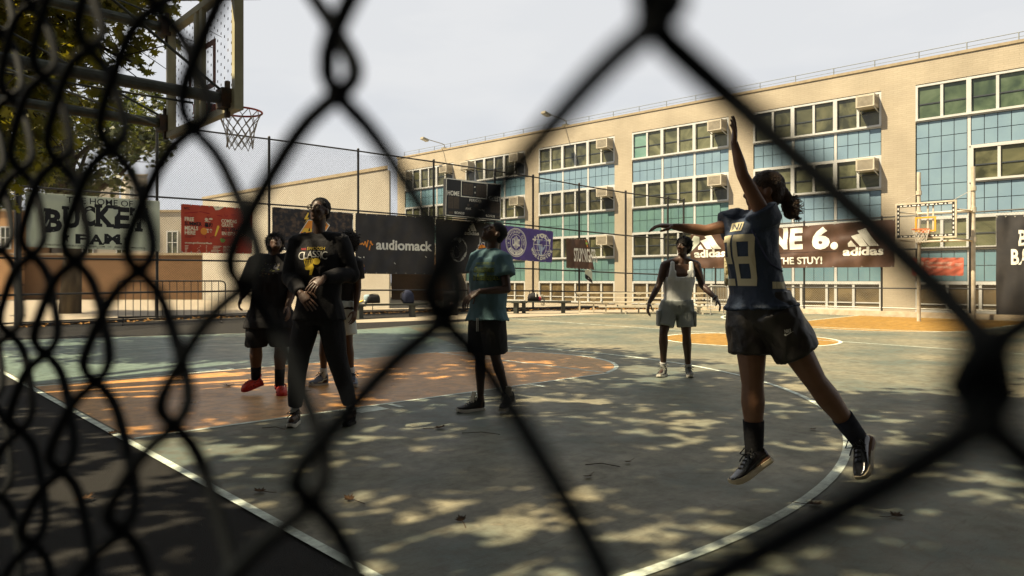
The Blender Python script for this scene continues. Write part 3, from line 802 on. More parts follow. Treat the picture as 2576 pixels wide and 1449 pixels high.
# ------------------------------------------------------------------ lettering and printed art
def text2d(body, off=0.0, res=3, shear=0.0):
    c = bpy.data.curves.new("lettering", 'FONT'); c.body = body; c.offset = off; c.resolution_u = res; c.shear = shear
    o = bpy.data.objects.new("lettering", c); COL.objects.link(o)
    me = bpy.data.meshes.new_from_object(o)
    v = [(p.co.x, p.co.y) for p in me.vertices]; f = [list(p.vertices) for p in me.polygons]
    bpy.data.objects.remove(o); bpy.data.curves.remove(c); bpy.data.meshes.remove(me)
    xs = [p[0] for p in v]; ys = [p[1] for p in v]
    x0, x1, y0, y1 = min(xs), max(xs), min(ys), max(ys)
    return [((x - x0) / (x1 - x0), (y - y0) / (y1 - y0)) for x, y in v], f, (x1 - x0) / (y1 - y0)
class Art:
    """flat print in surface coordinates: a to the right, b upwards"""
    def __init__(s): s.items = []
    def poly(s, pts, m, layer=1): s.items.append((list(pts), [list(range(len(pts)))], m, layer)); return s
    def mesh(s, v, f, m, layer=1): s.items.append((v, f, m, layer)); return s
    def rect(s, x0, y0, x1, y1, m, layer=1): return s.poly([(x0, y0), (x1, y0), (x1, y1), (x0, y1)], m, layer)
    def text(s, body, x0, y0, x1, y1, m, off=0.0, layer=1, slant=0.0, fn=None):
        v, f, _ = text2d(body, off)
        w, h = x1 - x0, y1 - y0
        v = [(x0 + x * w + slant * y * h, y0 + y * h) for x, y in v]
        if fn: v = [fn(p) for p in v]
        return s.mesh(v, f, m, layer)
    def ellring(s, cx, cy, rx, ry, m, th=None, layer=1, n=48, a0=0, a1=360):
        if th is None: return s.poly([(cx + rx * math.cos(2 * math.pi * k / n), cy + ry * math.sin(2 * math.pi * k / n)) for k in range(n)], m, layer)
        v = []
        for k in range(n + 1):
            a = R(a0 + (a1 - a0) * k / n); c, d = math.cos(a), math.sin(a)
            v += [(cx + rx * (1 - th) * c, cy + ry * (1 - th) * d), (cx + rx * c, cy + ry * d)]
        return s.mesh(v, [[2 * k, 2 * k + 1, 2 * k + 3, 2 * k + 2] for k in range(n)], m, layer)
    def line(s, pts, wx, wy, m, layer=1):
        for (ax, ay), (bx, by) in zip(pts, pts[1:]):
            dx, dy = bx - ax, by - ay
            if abs(dx) * wy > abs(dy) * wx: s.poly([(ax, ay - wy), (bx, by - wy), (bx, by + wy), (ax, ay + wy)], m, layer)
            else: s.poly([(ax - wx, ay), (ax + wx, ay), (bx + wx, by), (bx - wx, by)], m, layer)
        return s
    def arctext(s, body, cx, cy, rx, ry, a0, a1, h, m, off=0.0, layer=2, inside=False, wid=1.0):
        n = len(body)
        for i, ch in enumerate(body):
            if ch == ' ': continue
            a = R(a0 + (a1 - a0) * (i + .5) / n)
            v, f, asp = text2d(ch, off)
            cw = h * min(asp, 1.1) * .9 * wid
            ca, sa = math.cos(a), math.sin(a); out = []
            for x, y in v:
                t = (x - .5) * cw; r_ = 1 + ((y - .5) * h if not inside else -(y - .5) * h)
                # tangent runs clockwise for text on top, anticlockwise below
                tx, ty = (sa, -ca) if not inside else (-sa, ca)
                out.append((cx + rx * (ca * r_ + tx * t), cy + ry * (sa * r_ + ty * t)))
            s.mesh(out, f, m, layer)
        return s
    def star(s, cx, cy, rx, ry, m, layer=1):
        return s.poly([(cx + rx * (1 if k % 2 == 0 else .4) * math.sin(k * math.pi / 5), cy + ry * (1 if k % 2 == 0 else .4) * math.cos(k * math.pi / 5)) for k in range(10)], m, layer)
    def adidas(s, x0, x1, ytop, ybar, ytx0, ytx1, xt0, xt1, m, off=.03, layer=1):
        """three slanted bars over the word"""
        w = x1 - x0; hh = ytop - ybar
        for l_, t_ in ((0.0, .38), (.30, .72), (.62, 1.0)):
            bl = x0 + w * l_; bw = w * .26; top = ybar + hh * t_; sh = -w * .20 * (t_ ) 
            s.poly([(bl + sh * .2 + w * .12, ybar), (bl + bw + w * .10, ybar), (bl + bw + w * .10 - w * .42 * t_, top), (bl + sh * .2 + w * .12 - w * .42 * t_ + w * .05 * 0, top - hh * .16 * 0 - (hh * .13))], m, layer) if l_ > 0 else \
            s.poly([(bl, ybar), (bl + bw, ybar), (bl + bw - w * .16, ybar + hh * .36), (bl, ybar + hh * .20)], m, layer)
        return s.text("adidas", xt0, ytx1, xt1, ytx0, m, off, layer)
def build_art(name, art, mats, fn, parent, maxlen=None):
    bm = bmesh.new()
    for v, f, m, layer in art.items:
        vs_ = [bm.verts.new((a, b, layer)) for a, b in v]
        for q in f:
            try: fc = bm.faces.new([vs_[i] for i in q]); fc.material_index = m
            except ValueError: pass
    for fc in bm.faces: 
        if fc.normal.z < 0: fc.normal_flip()
    if maxlen:
        bmesh.ops.triangulate(bm, faces=bm.faces[:])
        for _ in range(5):
            es = [e for e in bm.edges if (fn(e.verts[0].co) - fn(e.verts[1].co)).length > maxlen]
            if not es: break
            bmesh.ops.subdivide_edges(bm, edges=es, cuts=1); bmesh.ops.triangulate(bm, faces=[f for f in bm.faces if len(f.verts) > 3])
    for v in bm.verts: v.co = fn(v.co)
    off = wloc(parent)
    for v in bm.verts: v.co -= off
    me = bpy.data.meshes.new(name); bm.to_mesh(me); bm.free()
    for m in mats: me.materials.append(m)
    o = bpy.data.objects.new(name, me); COL.objects.link(o); o.parent = parent
    return o
def side_hit(px, py, off):
    d = P(px, py, 1) - CAM
    for (g0, h0), (g1, h1) in zip(sp, sp[1:]):
        e = g1 - g0; n = e.cross(UP).normalized()
        if n.dot(CAM - g0) < 0: n = -n
        q = CAM + d * ((g0 + n * off - CAM).dot(n) / d.dot(n))
        t = (q - g0).dot(e) / e.length_squared
        if -.02 <= t <= 1.02: return q
    return q
def banner(name, label, corners, cloth, art_fn, mats, off=.12, group=None, rip=.012, rf=(5, 3), where=side_hit, maxlen=None, cat="banner", eyelets=True, grid=(44, 14), lay=.004):
    TL, TR, BR, BL = [where(x, y, off) if where is side_hit else where(x, y) for x, y in corners]
    ex = (TR - TL); nrm_ = ex.cross(UP).normalized()
    if nrm_.dot(CAM - TL) < 0: nrm_ = -nrm_
    def fn(p):
        a, b, l_ = p[0], 1 - p[1], p[2] if len(p) > 2 else 0
        q = TL * (1 - a) * (1 - b) + TR * a * (1 - b) + BR * a * b + BL * (1 - a) * b
        w = rip * (math.sin(a * rf[0] * 6.283 + b * 3) * .6 + math.sin((a * 1.3 + b) * rf[1] * 6.283) * .4 + (noise.noise(Vector((a * rf[0] * 2.2, b * rf[1] * 1.4, 1.7))) * 1.1))
        return q + nrm_ * (w + lay * l_)
    def px2ab(x, y):
        q = hit(x, y, TL, nrm_)
        a = (q - TL).dot(ex) / ex.length_squared
        zt_ = TL.z + (TR.z - TL.z) * a; zb_ = BL.z + (BR.z - BL.z) * a
        return a, (q.z - zb_) / (zt_ - zb_)
    t = thing(name, label, cat, (BL + BR) / 2, group)
    NX, NY = grid
    mb = MB(); vs_ = [fn((i / NX, j / NY, 0)) for j in range(NY + 1) for i in range(NX + 1)]; nf_ = len(vs_)
    vs_ += [p - nrm_ * .004 for p in vs_]
    fs = []
    for j in range(NY):
        for i in range(NX):
            q = (j * (NX + 1) + i, j * (NX + 1) + i + 1, (j + 1) * (NX + 1) + i + 1, (j + 1) * (NX + 1) + i)
            fs += [q, tuple(k + nf_ for k in q[::-1])]
    mb.add(vs_, fs); build("cloth", mb, cloth, t, smooth=True)
    if eyelets:
        mb = MB()
        for i in range(9):
            for b in (.015, .985):
                c = fn((.01 + .98 * i / 8, b, 1)); mb.ell(c, ex.normalized() * .022, UP * .022, nrm_ * .004, 8)
        build("eyelets", mb, M_galv, t)
    if art_fn:
        art = Art(); art_fn(art, px2ab)
        build_art("lettering", art, mats, fn, t, maxlen)
    return t, fn, px2ab
def flat(name, c, r=.75): return mat(name, c, r, .25, col2=tuple(x * .88 for x in c), nscale=2.2)
K_white = flat("print_cream", (.74, .74, .66)); K_black = flat("print_black", (.015, .015, .017)); K_cream = flat("print_warm", (.80, .70, .48))
K_red = flat("banner_red", (.52, .075, .035)); K_green = flat("print_green", (.18, .30, .06)); K_orange = flat("print_orange", (.80, .30, .05)); K_yell = flat("print_yellow", (.80, .52, .07))
K_purple = flat("banner_purple", (.075, .05, .20)); K_blue = flat("print_blue", (.03, .05, .16)); K_dred = flat("print_dark_red", (.35, .03, .03)); K_grey = flat("print_grey", (.42, .44, .40))
C_white = mat("white_vinyl", (.62, .66, .56), .6, .3, col2=(.52, .56, .46), nscale=1.2, trans=.3)
C_black = mat("black_vinyl", (.022, .022, .024), .5, .35, col2=(.035, .033, .033), nscale=2)
C_brown = mat("sun_faded_brown_vinyl", (.062, .034, .022), .4, .45, col2=(.09, .05, .033), nscale=2.4)
C_mottle = mat("mottled_vinyl", (.02, .02, .024), .55, .3, col2=(.13, .085, .055), nscale=7, lo=.45, hi=.75)
C_red = mat("red_vinyl", (.54, .08, .035), .6, .3, col2=(.42, .05, .025), nscale=2.2, trans=.15)
C_purple = mat("purple_vinyl", (.085, .06, .235), .6, .3, col2=(.06, .045, .17), nscale=3)

BG = "banners hung on the side fence"
# --- white team banner
def r2(x, y): return (.3241 * x, 402.5 + .3241 * y)
def art_bucket(A, ab):
    def bx(x0, y0, x1, y1):
        a0, b1 = ab(*r2(x0, y0)); a1, _ = ab(*r2(x1, y0)); _, b0 = ab(*r2(x0, y1)); return a0, b0, a1, b1
    A.text("THE HOME OF", *bx(515, 283, 1030, 332), 0, .004)
    for ch, x0, x1, y0, y1 in (("B", 352, 485, 378, 556), ("U", 492, 620, 362, 526), ("C", 636, 742, 352, 512), ("K", 745, 885, 348, 512), ("E", 890, 1008, 362, 528), ("T", 1016, 1140, 372, 548)):
        a0, b0, a1, b1 = bx(x0, y0, x1, y1); A.text(ch, a0, b0, a1, b1, 0, .045)
        w, h = a1 - a0, b1 - b0
        for fx in ({"B": (0,), "U": (0, .72), "C": (), "K": (0, .66), "E": (0,), "T": ()}[ch]):
            A.rect(a0 + w * fx - w * .08, b1 - h * .13, a0 + w * (fx + .36), b1 + h * .03, 0)
            if ch != "U": A.rect(a0 + w * fx - w * .08, b0 - h * .03, a0 + w * (fx + .36), b0 + h * .13, 0)
        if ch == "T": A.rect(a0 + w * .26, b0 - h * .03, a1 - w * .26, b0 + h * .12, 0); A.rect(a0 - w * .06, b1 - h * .34, a0 + w * .12, b1 + h * .03, 0); A.rect(a1 - w * .12, b1 - h * .34, a1 + w * .06, b1 + h * .03, 0)
    for ch, x0, x1, y0, y1 in (("F", 592, 688, 574, 648), ("A", 698, 808, 576, 654), ("M", 815, 940, 572, 650)):
        a0, b0, a1, b1 = bx(x0, y0, x1, y1); A.text(ch, a0, b0, a1, b1, 0, .04); w, h = a1 - a0, b1 - b0
        for fx in {"F": (0,), "A": (-.06, .68), "M": (-.05, .72)}[ch]: A.rect(a0 + w * fx, b0 - h * .02, a0 + w * (fx + .38), b0 + h * .14, 0)
    for x in (520, 993):
        a, b = ab(*r2(x, 600 + (x - 520) * .045)); A.star(a, b, .030, .115, 0)
    A.text("WEB STORE: WWW.BUCKETFAMGLOBAL.COM", *bx(358, 650, 820, 664), 0, .012)
    A.text("I.G - @BUCKETFAMGLOBAL", *bx(845, 667, 1138, 682), 0, .012)
banner("white_team_banner", "big white banner with black slab lettering at the left of the fence", [(65, 482), (402, 506), (402, 632.6), (65, 621)], C_white, art_bucket, [K_black], group=BG, rip=.008)
# --- red meals banner
def art_red(A, ab):
    def bx(x0, y0, x1, y1):
        a0, b1 = ab(*r2(x0, y0)); a1, _ = ab(*r2(x1, y0)); _, b0 = ab(*r2(x0, y1)); return a0, b0, a1, b1
    for s_, x0, y0, x1, y1, m in (("FREE", 1432, 441, 1506, 472, 0), ("SUMMER", 1432, 476, 1566, 507, 1), ("MEALS", 1432, 511, 1536, 542, 0), ("HERE", 1432, 546, 1516, 577, 0),
          ("免費", 1587, 447, 1650, 481, 0), ("暑期", 1587, 488, 1650, 521, 1), ("膳食", 1587, 531, 1652, 565, 0),
          ("COMIDAS", 1718, 458, 1838, 486, 0), ("GRATIS", 1720, 489, 1812, 518, 0), ("ESTE VERANO", 1720, 524, 1890, 551, 1), ("EN ESTA SEDE", 1722, 556, 1900, 583, 0),
          ("on.nyc.gov/SummerMeals", 1433, 632, 1645, 652, 0), ("NYC", 1428, 364, 1472, 383, 1)):
        A.text(s_, *bx(x0, y0, x1, y1), m, .03 if m != 9 else 0)
    for c, (x0, x1) in enumerate(((1433, 1560), (1597, 1720), (1732, 1850))):
        for k in range(5):
            y = 662 + k * 11 + c * 3; a0, b0, a1, b1 = bx(x0, y, x1 - (k * 13) % 30, y + 4); A.rect(a0, b0, a1, b1, 0)
    for x, y in ((1433, 587), (1590, 592), (1722, 600)):
        for k in range(2): A.rect(*bx(x, y + k * 9, x + 75 - k * 22, y + k * 9 + 3), 1)
    a, b = ab(*r2(1582, 553)); A.ellring(a, b, .045, .075, 2)
    A.poly([ab(*r2(*q)) for q in ((1666, 590), (1676, 592), (1704, 522), (1700, 508), (1686, 512))], 4)
    A.poly([ab(*r2(*q)) for q in ((1704, 612), (1724, 606), (1752, 622), (1738, 640), (1716, 640))], 3)
    A.poly([ab(*r2(*q)) for q in ((1652, 358), (1745, 364), (1700, 388), (1672, 390))], 0)
    A.line([ab(*r2(*q)) for q in ((1430, 412), (1560, 402), (1720, 436), (1950, 410))], .003, .008, 5)
    for x, y in ((1480, 425), (1620, 430), (1755, 420), (1890, 430), (1735, 640), (1625, 625)):
        a, b = ab(*r2(x, y)); A.ellring(a, b, .028, .055, 5, .22, a0=190, a1=330, n=12)
banner("red_meals_banner", "red banner offering free summer meals in English, Chinese and Spanish", [(455.4, 512.7), (635, 525.7), (633.7, 638.4), (456, 634.9)], C_red, art_red, [K_cream, K_black, K_orange, K_green, K_yell, K_dred], group=BG, rip=.012)
# --- mottled banner with lightning mark
def r1(x, y): return (570.2 + .2546 * x, 469.6 + .2546 * y)
def art_bolt(A, ab):
    q = lambda pts: [ab(*r1(*p)) for p in pts]
    A.poly(q(((713, 463), (800, 326), (962, 334), (1020, 380), (985, 434), (958, 462))), 0)
    A.poly(q(((722, 459), (804, 334), (955, 341), (1008, 384), (978, 430), (950, 457))), 1, 2)
    A.poly(q(((735, 448), (770, 398), (930, 402), (975, 412), (945, 446))), 2, 3)
    A.poly(q(((800, 440), (838, 352), (860, 352), (905, 440), (878, 440), (868, 420), (838, 420), (828, 440))), 3, 4)
    A.poly(q(((801, 254), (762, 322), (788, 322), (766, 362), (812, 308), (792, 308), (812, 262))), 2, 2)
    for p0, p1, a, b in (((452, 203), (1249, 262), 0, 0),): pass
    A.rect(.0, .0, 1, .012, 0); A.rect(0, .988, 1, 1, 0); A.rect(.99, 0, 1, 1, 0)
    a0, b0 = ab(*r1(558, 616)); a1, b1 = ab(*r1(650, 603)); A.rect(a0, b0, a1, b1, 0)
banner("lightning_mark_banner", "dark mottled banner with an orange lightning mark behind the player with glasses", [(684.8, 520.5), (888.5, 535.8), (888, 637), (684.8, 629)], C_mottle, art_bolt, [K_white, K_orange, K_yell, K_black], group=BG)
# --- music banner
def r3(x, y): return (570.2 + .463 * x, 436 + .463 * y)
def art_music(A, ab):
    a0, b1 = ab(946, 602); a1, _ = ab(1087, 605); _, b0 = ab(946, 628); A.text("audiomack", a0, b0, a1, b1, 0, .03)
    pts = ((903, 613.5), (909, 614), (912, 611), (915, 617), (919, 607), (922, 622), (926, 604), (929, 629), (932, 606), (935, 616), (938, 614.5))
    A.line([ab(*p) for p in pts], .006, .012, 1)
    for x, y in ((1002, 658), (1044, 690)):
        a, b = ab(r3(918, 0)[0] if x == 1002 else 1074, 660 if x == 1002 else 644); A.ellring(a, b, .022, .03, 0, .25, a0=180, a1=270, n=8)
banner("black_music_banner", "wide black banner with an orange sound wave and white lower case lettering", [(894.3, 535.6), (1093.4, 547), (1093, 690.7), (894, 688.3)], C_black, art_music, [K_white, K_orange], group=BG, rip=.02)
# --- small player poster
def art_poster(A, ab):
    rnd = random.Random(5)
    A.rect(0, 0, 1, .16, 0); A.text("Gaw.", .08, .86, .55, .98, 1, .02); A.rect(.8, .88, .95, .98, 1)
    for k in range(26):
        x, y = rnd.uniform(.05, .9), rnd.uniform(.2, .72); A.ellring(x, y, rnd.uniform(.03, .08), rnd.uniform(.03, .06), rnd.choice((2, 3, 1, 4)), None, 1 + k % 3, 8)
    A.rect(.35, .45, .6, .68, 1, 4); A.ellring(.47, .72, .06, .05, 3, None, 5, 10)
banner("player_poster", "small dark poster crowded with figures pinned beside the white shorts player", [(898.6, 644), (917.7, 645), (917.5, 679.5), (898.4, 678)], C_black, art_poster, [K_purple, K_white, K_dred, flat("print_skin", (.45, .22, .12)), K_orange], off=.17, rip=.003, cat="poster", eyelets=False)
# --- black sponsor banner with ball emblem
def r6(x, y): return (992.8 + .1944 * x, 429.3 + .1944 * y)
def art_ball(A, ab):
    q = lambda *p: ab(*r6(*p))
    a0, b1 = q(950, 668); a1, b0 = q(1055, 770); _, t1 = q(890, 776); _, t0 = q(890, 828); x0, _ = q(890, 800); x1, _ = q(1083, 800)
    A.adidas(a0, a1, b1, b0 - .02, t1, t0, x0, x1, 0)
    cx, cy = q(803, 1020); rx = q(918, 1020)[0] - cx; ry = q(803, 862)[1] - cy
    A.ellring(cx, cy, rx, ry, 1, None, 1)
    for dy in (-.38, .38): A.line([(cx - rx * .98, cy + ry * dy * .35), (cx, cy + ry * dy), (cx + rx * .97, cy + ry * dy * .3)], rx * .03, ry * .035, 2, 2)
    A.line([(cx - rx, cy), (cx + rx, cy)], rx * .03, ry * .03, 2, 2)
    A.ellring(cx + rx * 1.0, cy, rx * .55, ry * .9, 2, .08, 2, 24, 110, 250); A.ellring(cx - rx * 1.0, cy, rx * .55, ry * .9, 2, .08, 2, 24, -70, 70)
    A.text("B", cx - rx * .55, cy - ry * .78, cx + rx * .28, cy + ry * .72, 2, .07, 3); A.text("B", cx - rx * .42, cy - ry * .66, cx + rx * .18, cy + ry * .60, 1, .0, 4)
    A.text("B", cx - rx * .40, cy - ry * .64, cx + rx * .16, cy + ry * .58, 2, .0, 5)
    sk = ((1035, 1090), (1040, 1010), (1060, 1010), (1062, 960), (1080, 955), (1085, 900), (1092, 850), (1100, 900), (1110, 950), (1125, 925), (1150, 930), (1150, 1090))
    A.poly([q(*p) for p in sk], 0); A.poly([q(x + (4 if x < 1092 else -4), y + 12 if y < 1080 else y) for x, y in sk], 3, 2)
    c, d = q(1112, 1012); A.ellring(c, d, q(1160, 1012)[0] - c, q(1112, 955)[1] - d, 4, None, 3); A.line([q(1066, 1012), q(1158, 1000)], .003, .006, 2, 4); A.line([q(1112, 957), q(1112, 1066)], .003, .006, 2, 4)
    A.poly([q(*p) for p in ((968, 1180), (1008, 1068), (1190, 1068), (1150, 1165), (1060, 1172))], 0, 4); A.poly([q(*p) for p in ((980, 1168), (1014, 1078), (1180, 1078), (1146, 1156))], 3, 5)
    A.poly([q(*p) for p in ((984, 1170), (994, 1142), (1150, 1132), (1142, 1160))], 5, 6)
    x0, y1 = q(1024, 1088); x1, y0 = q(1062, 1140); A.text("Z", x0, y0, x1, y1, 0, .05, 7); x0, y1 = q(1074, 1088); x1, y0 = q(1112, 1138); A.text("O", x0, y0, x1, y1, 0, .05, 7)
    x0, y1 = q(1120, 1088); x1, y0 = q(1158, 1136); A.text("O", x0, y0, x1, y1, 0, .05, 7)
banner("black_sponsor_banner", "black banner with a white ball emblem and skyline mark under the scoreboard", [(1096, 549), (1260, 563.5), (1260, 684), (1096, 691.5)], C_black, art_ball, [K_white, K_grey, K_black, K_blue, K_orange, K_dred], group=BG, rip=.015)
# --- purple banner
def art_purple(A, ab):
    q = lambda *p: ab(*r6(*p))
    cx, cy = q(1556, 930); rx = q(1693, 930)[0] - cx; ry = q(1556, 742)[1] - cy
    A.ellring(cx, cy, rx, ry, 0, .045); A.ellring(cx, cy, rx * .91, ry * .91, 0, .03); A.ellring(cx, cy, rx * .58, ry * .58, 0, .06)
    A.arctext("A DIFFERENT CLOTH", cx, cy, rx * .74, ry * .74, 192, -12, .22, 0, .02)
    A.ellring(cx, cy, rx * .88, ry * .88, 0, .30, 1, 24, 213, 327); A.arctext("EST. 1999", cx, cy, rx * .74, ry * .74, 222, 318, .20, 1, .02, 2, True)
    A.text("UAC", cx - rx * .36, cy - ry * .26, cx + rx * .36, cy + ry * .26, 0, .03)
    for k in range(-2, 3): A.rect(cx + rx * .13 * k - rx * .03, cy - ry * (.48 - .1 * abs(k)), cx + rx * .13 * k + rx * .03, cy + ry * (.48 - .1 * abs(k)), 0, 1)
    for s_ in (160, 20): A.star(cx + rx * .74 * math.cos(R(200 if s_ > 90 else -20)), cy + ry * .74 * math.sin(R(-20)), rx * .04, ry * .04, 0)
    gx, gy = q(1893, 962); gr = q(2003, 962)[0] - gx; gh = q(1893, 815)[1] - gy
    A.poly([(gx - gr * .62, gy + gh * .45), (gx - gr * .2, gy + gh * .45), (gx + gr * .02, gy - gh * .3), (gx + gr * .22, gy + gh * .45), (gx + gr * .62, gy + gh * .45), (gx + gr * .12, gy - gh * .98), (gx - gr * .1, gy - gh * .98)], 2, 1)
    A.ellring(gx, gy, gr, gh, 0, .05, 2); A.ellring(gx, gy, gr * .58, gh, 0, .07, 2)
    A.rect(gx - gr * .02, gy - gh, gx + gr * .02, gy + gh, 0, 2)
    for k in (-.5, 0, .45): w = math.sqrt(1 - k * k); A.rect(gx - gr * w, gy + gh * k - gh * .02, gx + gr * w, gy + gh * k + gh * .02, 0, 2)
    A.arctext("VIOLA", gx, gy - gh * .5, gr * 1.25, gh * 1.32, 146, 34, .30, 0, .06, 3, wid=1.5)
    A.arctext("WORLDWIDE", gx, gy, gr * 1.22, gh * 1.2, 196, 344, .24, 0, .05, 3, True, wid=1.25)
banner("purple_banner", "purple banner with two round white emblems to the right of the scoreboard", [(1260, 565.4), (1391.7, 582), (1388.4, 660.6), (1260, 651)], C_purple, art_purple, [K_white, K_purple, mat("print_pale_blue", (.30, .38, .55), .7)], group=BG, rip=.012)
# --- hanging night banner
def r4(x, y): return (939.2 + .4166 * x, 234.8 + .4166 * y)
def art_night(A, ab):
    a0, b0 = ab(*r4(1199, 1015)); a1, b1 = ab(*r4(1318, 940)); A.text("STUYNIGHTS", a0, b0, a1, b1 , 0, .02, slant=.05)
    a, b = ab(1473, 612); A.ellring(a, b, .05, .04, 1); A.rect(a - .01, b - .12, a + .01, b + .1, 2)
banner("stuynights_banner", "square dark brown banner lettered STUYNIGHTS, hanging with a slanted right edge", [(1424, 599), (1478, 601.5), (1495, 678.5), (1424.5, 674)], C_brown, art_night, [K_white, K_green, K_orange], group=BG, rip=.02, rf=(2, 1.5))
def art_pen(A, ab):
    A.poly([(0, 0), (1, 0), (1, .20), (.6, .42), (0, .5)], 0); A.text("CHIC", .05, .30, .8, .40, 1, .02, 2, 0, lambda p: (p[0], p[1] - (p[0] - .05) * .32))
banner("torn_pennant", "torn white and black strip of cloth hanging below the STUYNIGHTS banner", [(1471, 678), (1489, 680), (1490.5, 714), (1472, 700)], C_white, art_pen, [K_black, K_white], off=.11, rip=.03, rf=(1, 1), cat="pennant", eyelets=False)
# --- scoreboard
def rs(x, y): return (992.8 + .1614 * x, 375.7 + .1614 * y)
M_sbox = mat("scoreboard_black", (.018, .02, .022), .45, .4); M_led = mat("led_panel_brown", (.075, .062, .05), .7, .3, col2=(.05, .042, .035), nscale=40)
cTL, cTR, cBR, cBL = [side_hit(*rs(*p), .75) for p in ((803, 445), (1660, 545), (1650, 1110), (790, 1030))]
sb = thing("scoreboard", "black electronic basketball scoreboard mounted high on the side fence", "scoreboard", (cBL + cBR) / 2)
ex = cTR - cTL; sn = ex.cross(UP).normalized()
if sn.dot(CAM - cTL) < 0: sn = -sn
mb = MB(); bk = [p - sn * .38 for p in (cTL, cTR, cBR, cBL)]
mb.add([cTL, cTR, cBR, cBL] + bk, [(0, 1, 2, 3), (7, 6, 5, 4), (0, 4, 5, 1), (1, 5, 6, 2), (2, 6, 7, 3), (3, 7, 4, 0)]); build("case", mb, M_sbox, sb)
def sfn(p): a, b = p[0], 1 - p[1]; return cTL * (1 - a) * (1 - b) + cTR * a * (1 - b) + cBR * a * b + cBL * (1 - a) * b + sn * .004 * p[2]
def sab(x, y):
    q = hit(*rs(x, y), cTL, sn); a = (q - cTL).dot(ex) / ex.length_squared
    zt_ = cTL.z + (cTR.z - cTL.z) * a; zb_ = cBL.z + (cBR.z - cBL.z) * a
    return a, (q.z - zb_) / (zt_ - zb_)
A = Art()
A.rect(0, 0, 1, .022, 0); A.rect(0, .978, 1, 1, 0); A.rect(0, .022, .012, .978, 0); A.rect(.988, .022, 1, .978, 0)
def sbx(x0, y0, x1, y1): a0, b1 = sab(x0, y0); _, b0 = sab(x0, y1); a1, _ = sab(x1, y0); return a0, b0, a1, b1
a0, b0, a1, b1 = sbx(1036, 482, 1449, 738)
for r_ in ((a0, b0, a0 + .012, b1), (a1 - .012, b0, a1, b1), (a0 + .012, b0, a1 - .012, b0 + .022), (a0 + .012, b1 - .022, a1 - .012, b1)): A.rect(*r_, 0)
for s_, x0, y0, x1, y1 in (("HOME", 818, 636, 1003, 712), ("GUEST", 1462, 722, 1646, 798), ("PERIOD", 1155, 768, 1340, 812), ("POSS", 1095, 904, 1175, 938), ("POSS", 1303, 928, 1383, 962), ("BONUS", 917, 965, 1070, 1004), ("BONUS", 1403, 1012, 1543, 1050)):
    A.text(s_, *sbx(x0, y0, x1, y1), 0, .02)
for y in (588, 676): a, b = sab(1246, y); A.ellring(a, b, .011, .022, 0)
build_art("lettering", A, [K_white], sfn, sb)
for x0, y0, x1, y1, nd in ((1060, 520, 1225, 706, 2), (1270, 545, 1438, 734, 2), (822, 727, 998, 915, 2), (1480, 815, 1636, 985, 2), (820, 962, 896, 998, 1), (1562, 1035, 1630, 1064, 1), (1118, 850, 1150, 885, 1), (1228, 850, 1290, 900, 1)):
    A = Art(); a0, b0, a1, b1 = sbx(x0, y0, x1, y1); w = (a1 - a0) / nd
    for k in range(nd):
        A.rect(a0 + w * k + .003, b0, a0 + w * (k + 1) - .003, b1, 0)
        for i in range(5):
            for j in range(7):
                if i in (0, 4) or j in (0, 3, 6): A.ellring(a0 + w * k + w * (.16 + .17 * i), b0 + (b1 - b0) * (.1 + .133 * j), .0035, .007, 1, None, 2, 6)
    build_art("digit_panel", A, [M_led, mat("led_off", (.12, .10, .08), .4)], sfn, sb)
for p in (cTL, cTR):
    mb = MB(); q = p + (cBL - cTL) * .5; mb.bar(q - sn * .38 + ex * (.08 if p is cTL else -.08), q - sn * .72 + ex * (.08 if p is cTL else -.08), .06, .8); build("bracket", mb, M_black, sb)
# --- end fence banners
EO = EU - .1
def end_hit(px, py): return hit(px, py, (EO, 0, 0), nx_)
def r7(x, y): return (1643.5 + .2604 * x, 550 + .2604 * y)
def art_end(A, ab):
    q = lambda *p: ab(*r7(*p))
    def bx(x0, y0, x1, y1): a0, b1 = q(x0, y0); _, b0 = q(x0, y1); a1, _ = q(x1, y0); return a0, b0, a1, b1
    a0, _, a1, b1 = bx(432, 160, 655, 300); _, b0 = q(432, 300); _, t1 = q(400, 303); _, t0 = q(400, 378); A.adidas(a0, a1, b1, b0, t1, t0, q(400, 340)[0], q(698, 340)[0], 0, .035)
    a0, _, a1, b1 = bx(1888, 100, 2190, 272); _, b0 = q(1888, 272); _, t1 = q(1840, 278); _, t0 = q(1840, 360); A.adidas(a0, a1, b1, b0, t1, t0, q(1840, 340)[0], q(2240, 340)[0], 0, .035)
    for ch, x0, x1, y0, y1 in (("Z", 752, 868, 106, 302), ("O", 885, 1050, 104, 306), ("N", 1128, 1296, 100, 302), ("E", 1320, 1445, 96, 300), ("6", 1538, 1705, 86, 302)):
        A.text(ch, *bx(x0, y0, x1, y1), 0, .05)
    a, b = q(1757, 262); A.ellring(a, b, q(1797, 262)[0] - a, q(1757, 226)[1] - b, 0)
    A.text("THE STUY!", *bx(1206, 376, 1642, 443), 0, .025)
    A.poly([q(342, 362), q(372, 205), q(402, 165), q(452, 176), q(448, 232), q(400, 290)], 1, 2)
    A.rect(0, .365, 1, .372, 2)
banner("brown_sponsor_banner", "long wrinkled brown banner with white lettering on the end fence behind the shooter", [(1738, 589), (2253, 551.3), (2250, 672), (1738, 675)], C_brown, art_end, [K_white, C_white, K_black], rip=.05, rf=(9, 2.2), where=end_hit, maxlen=.09, grid=(150, 40), lay=.008)
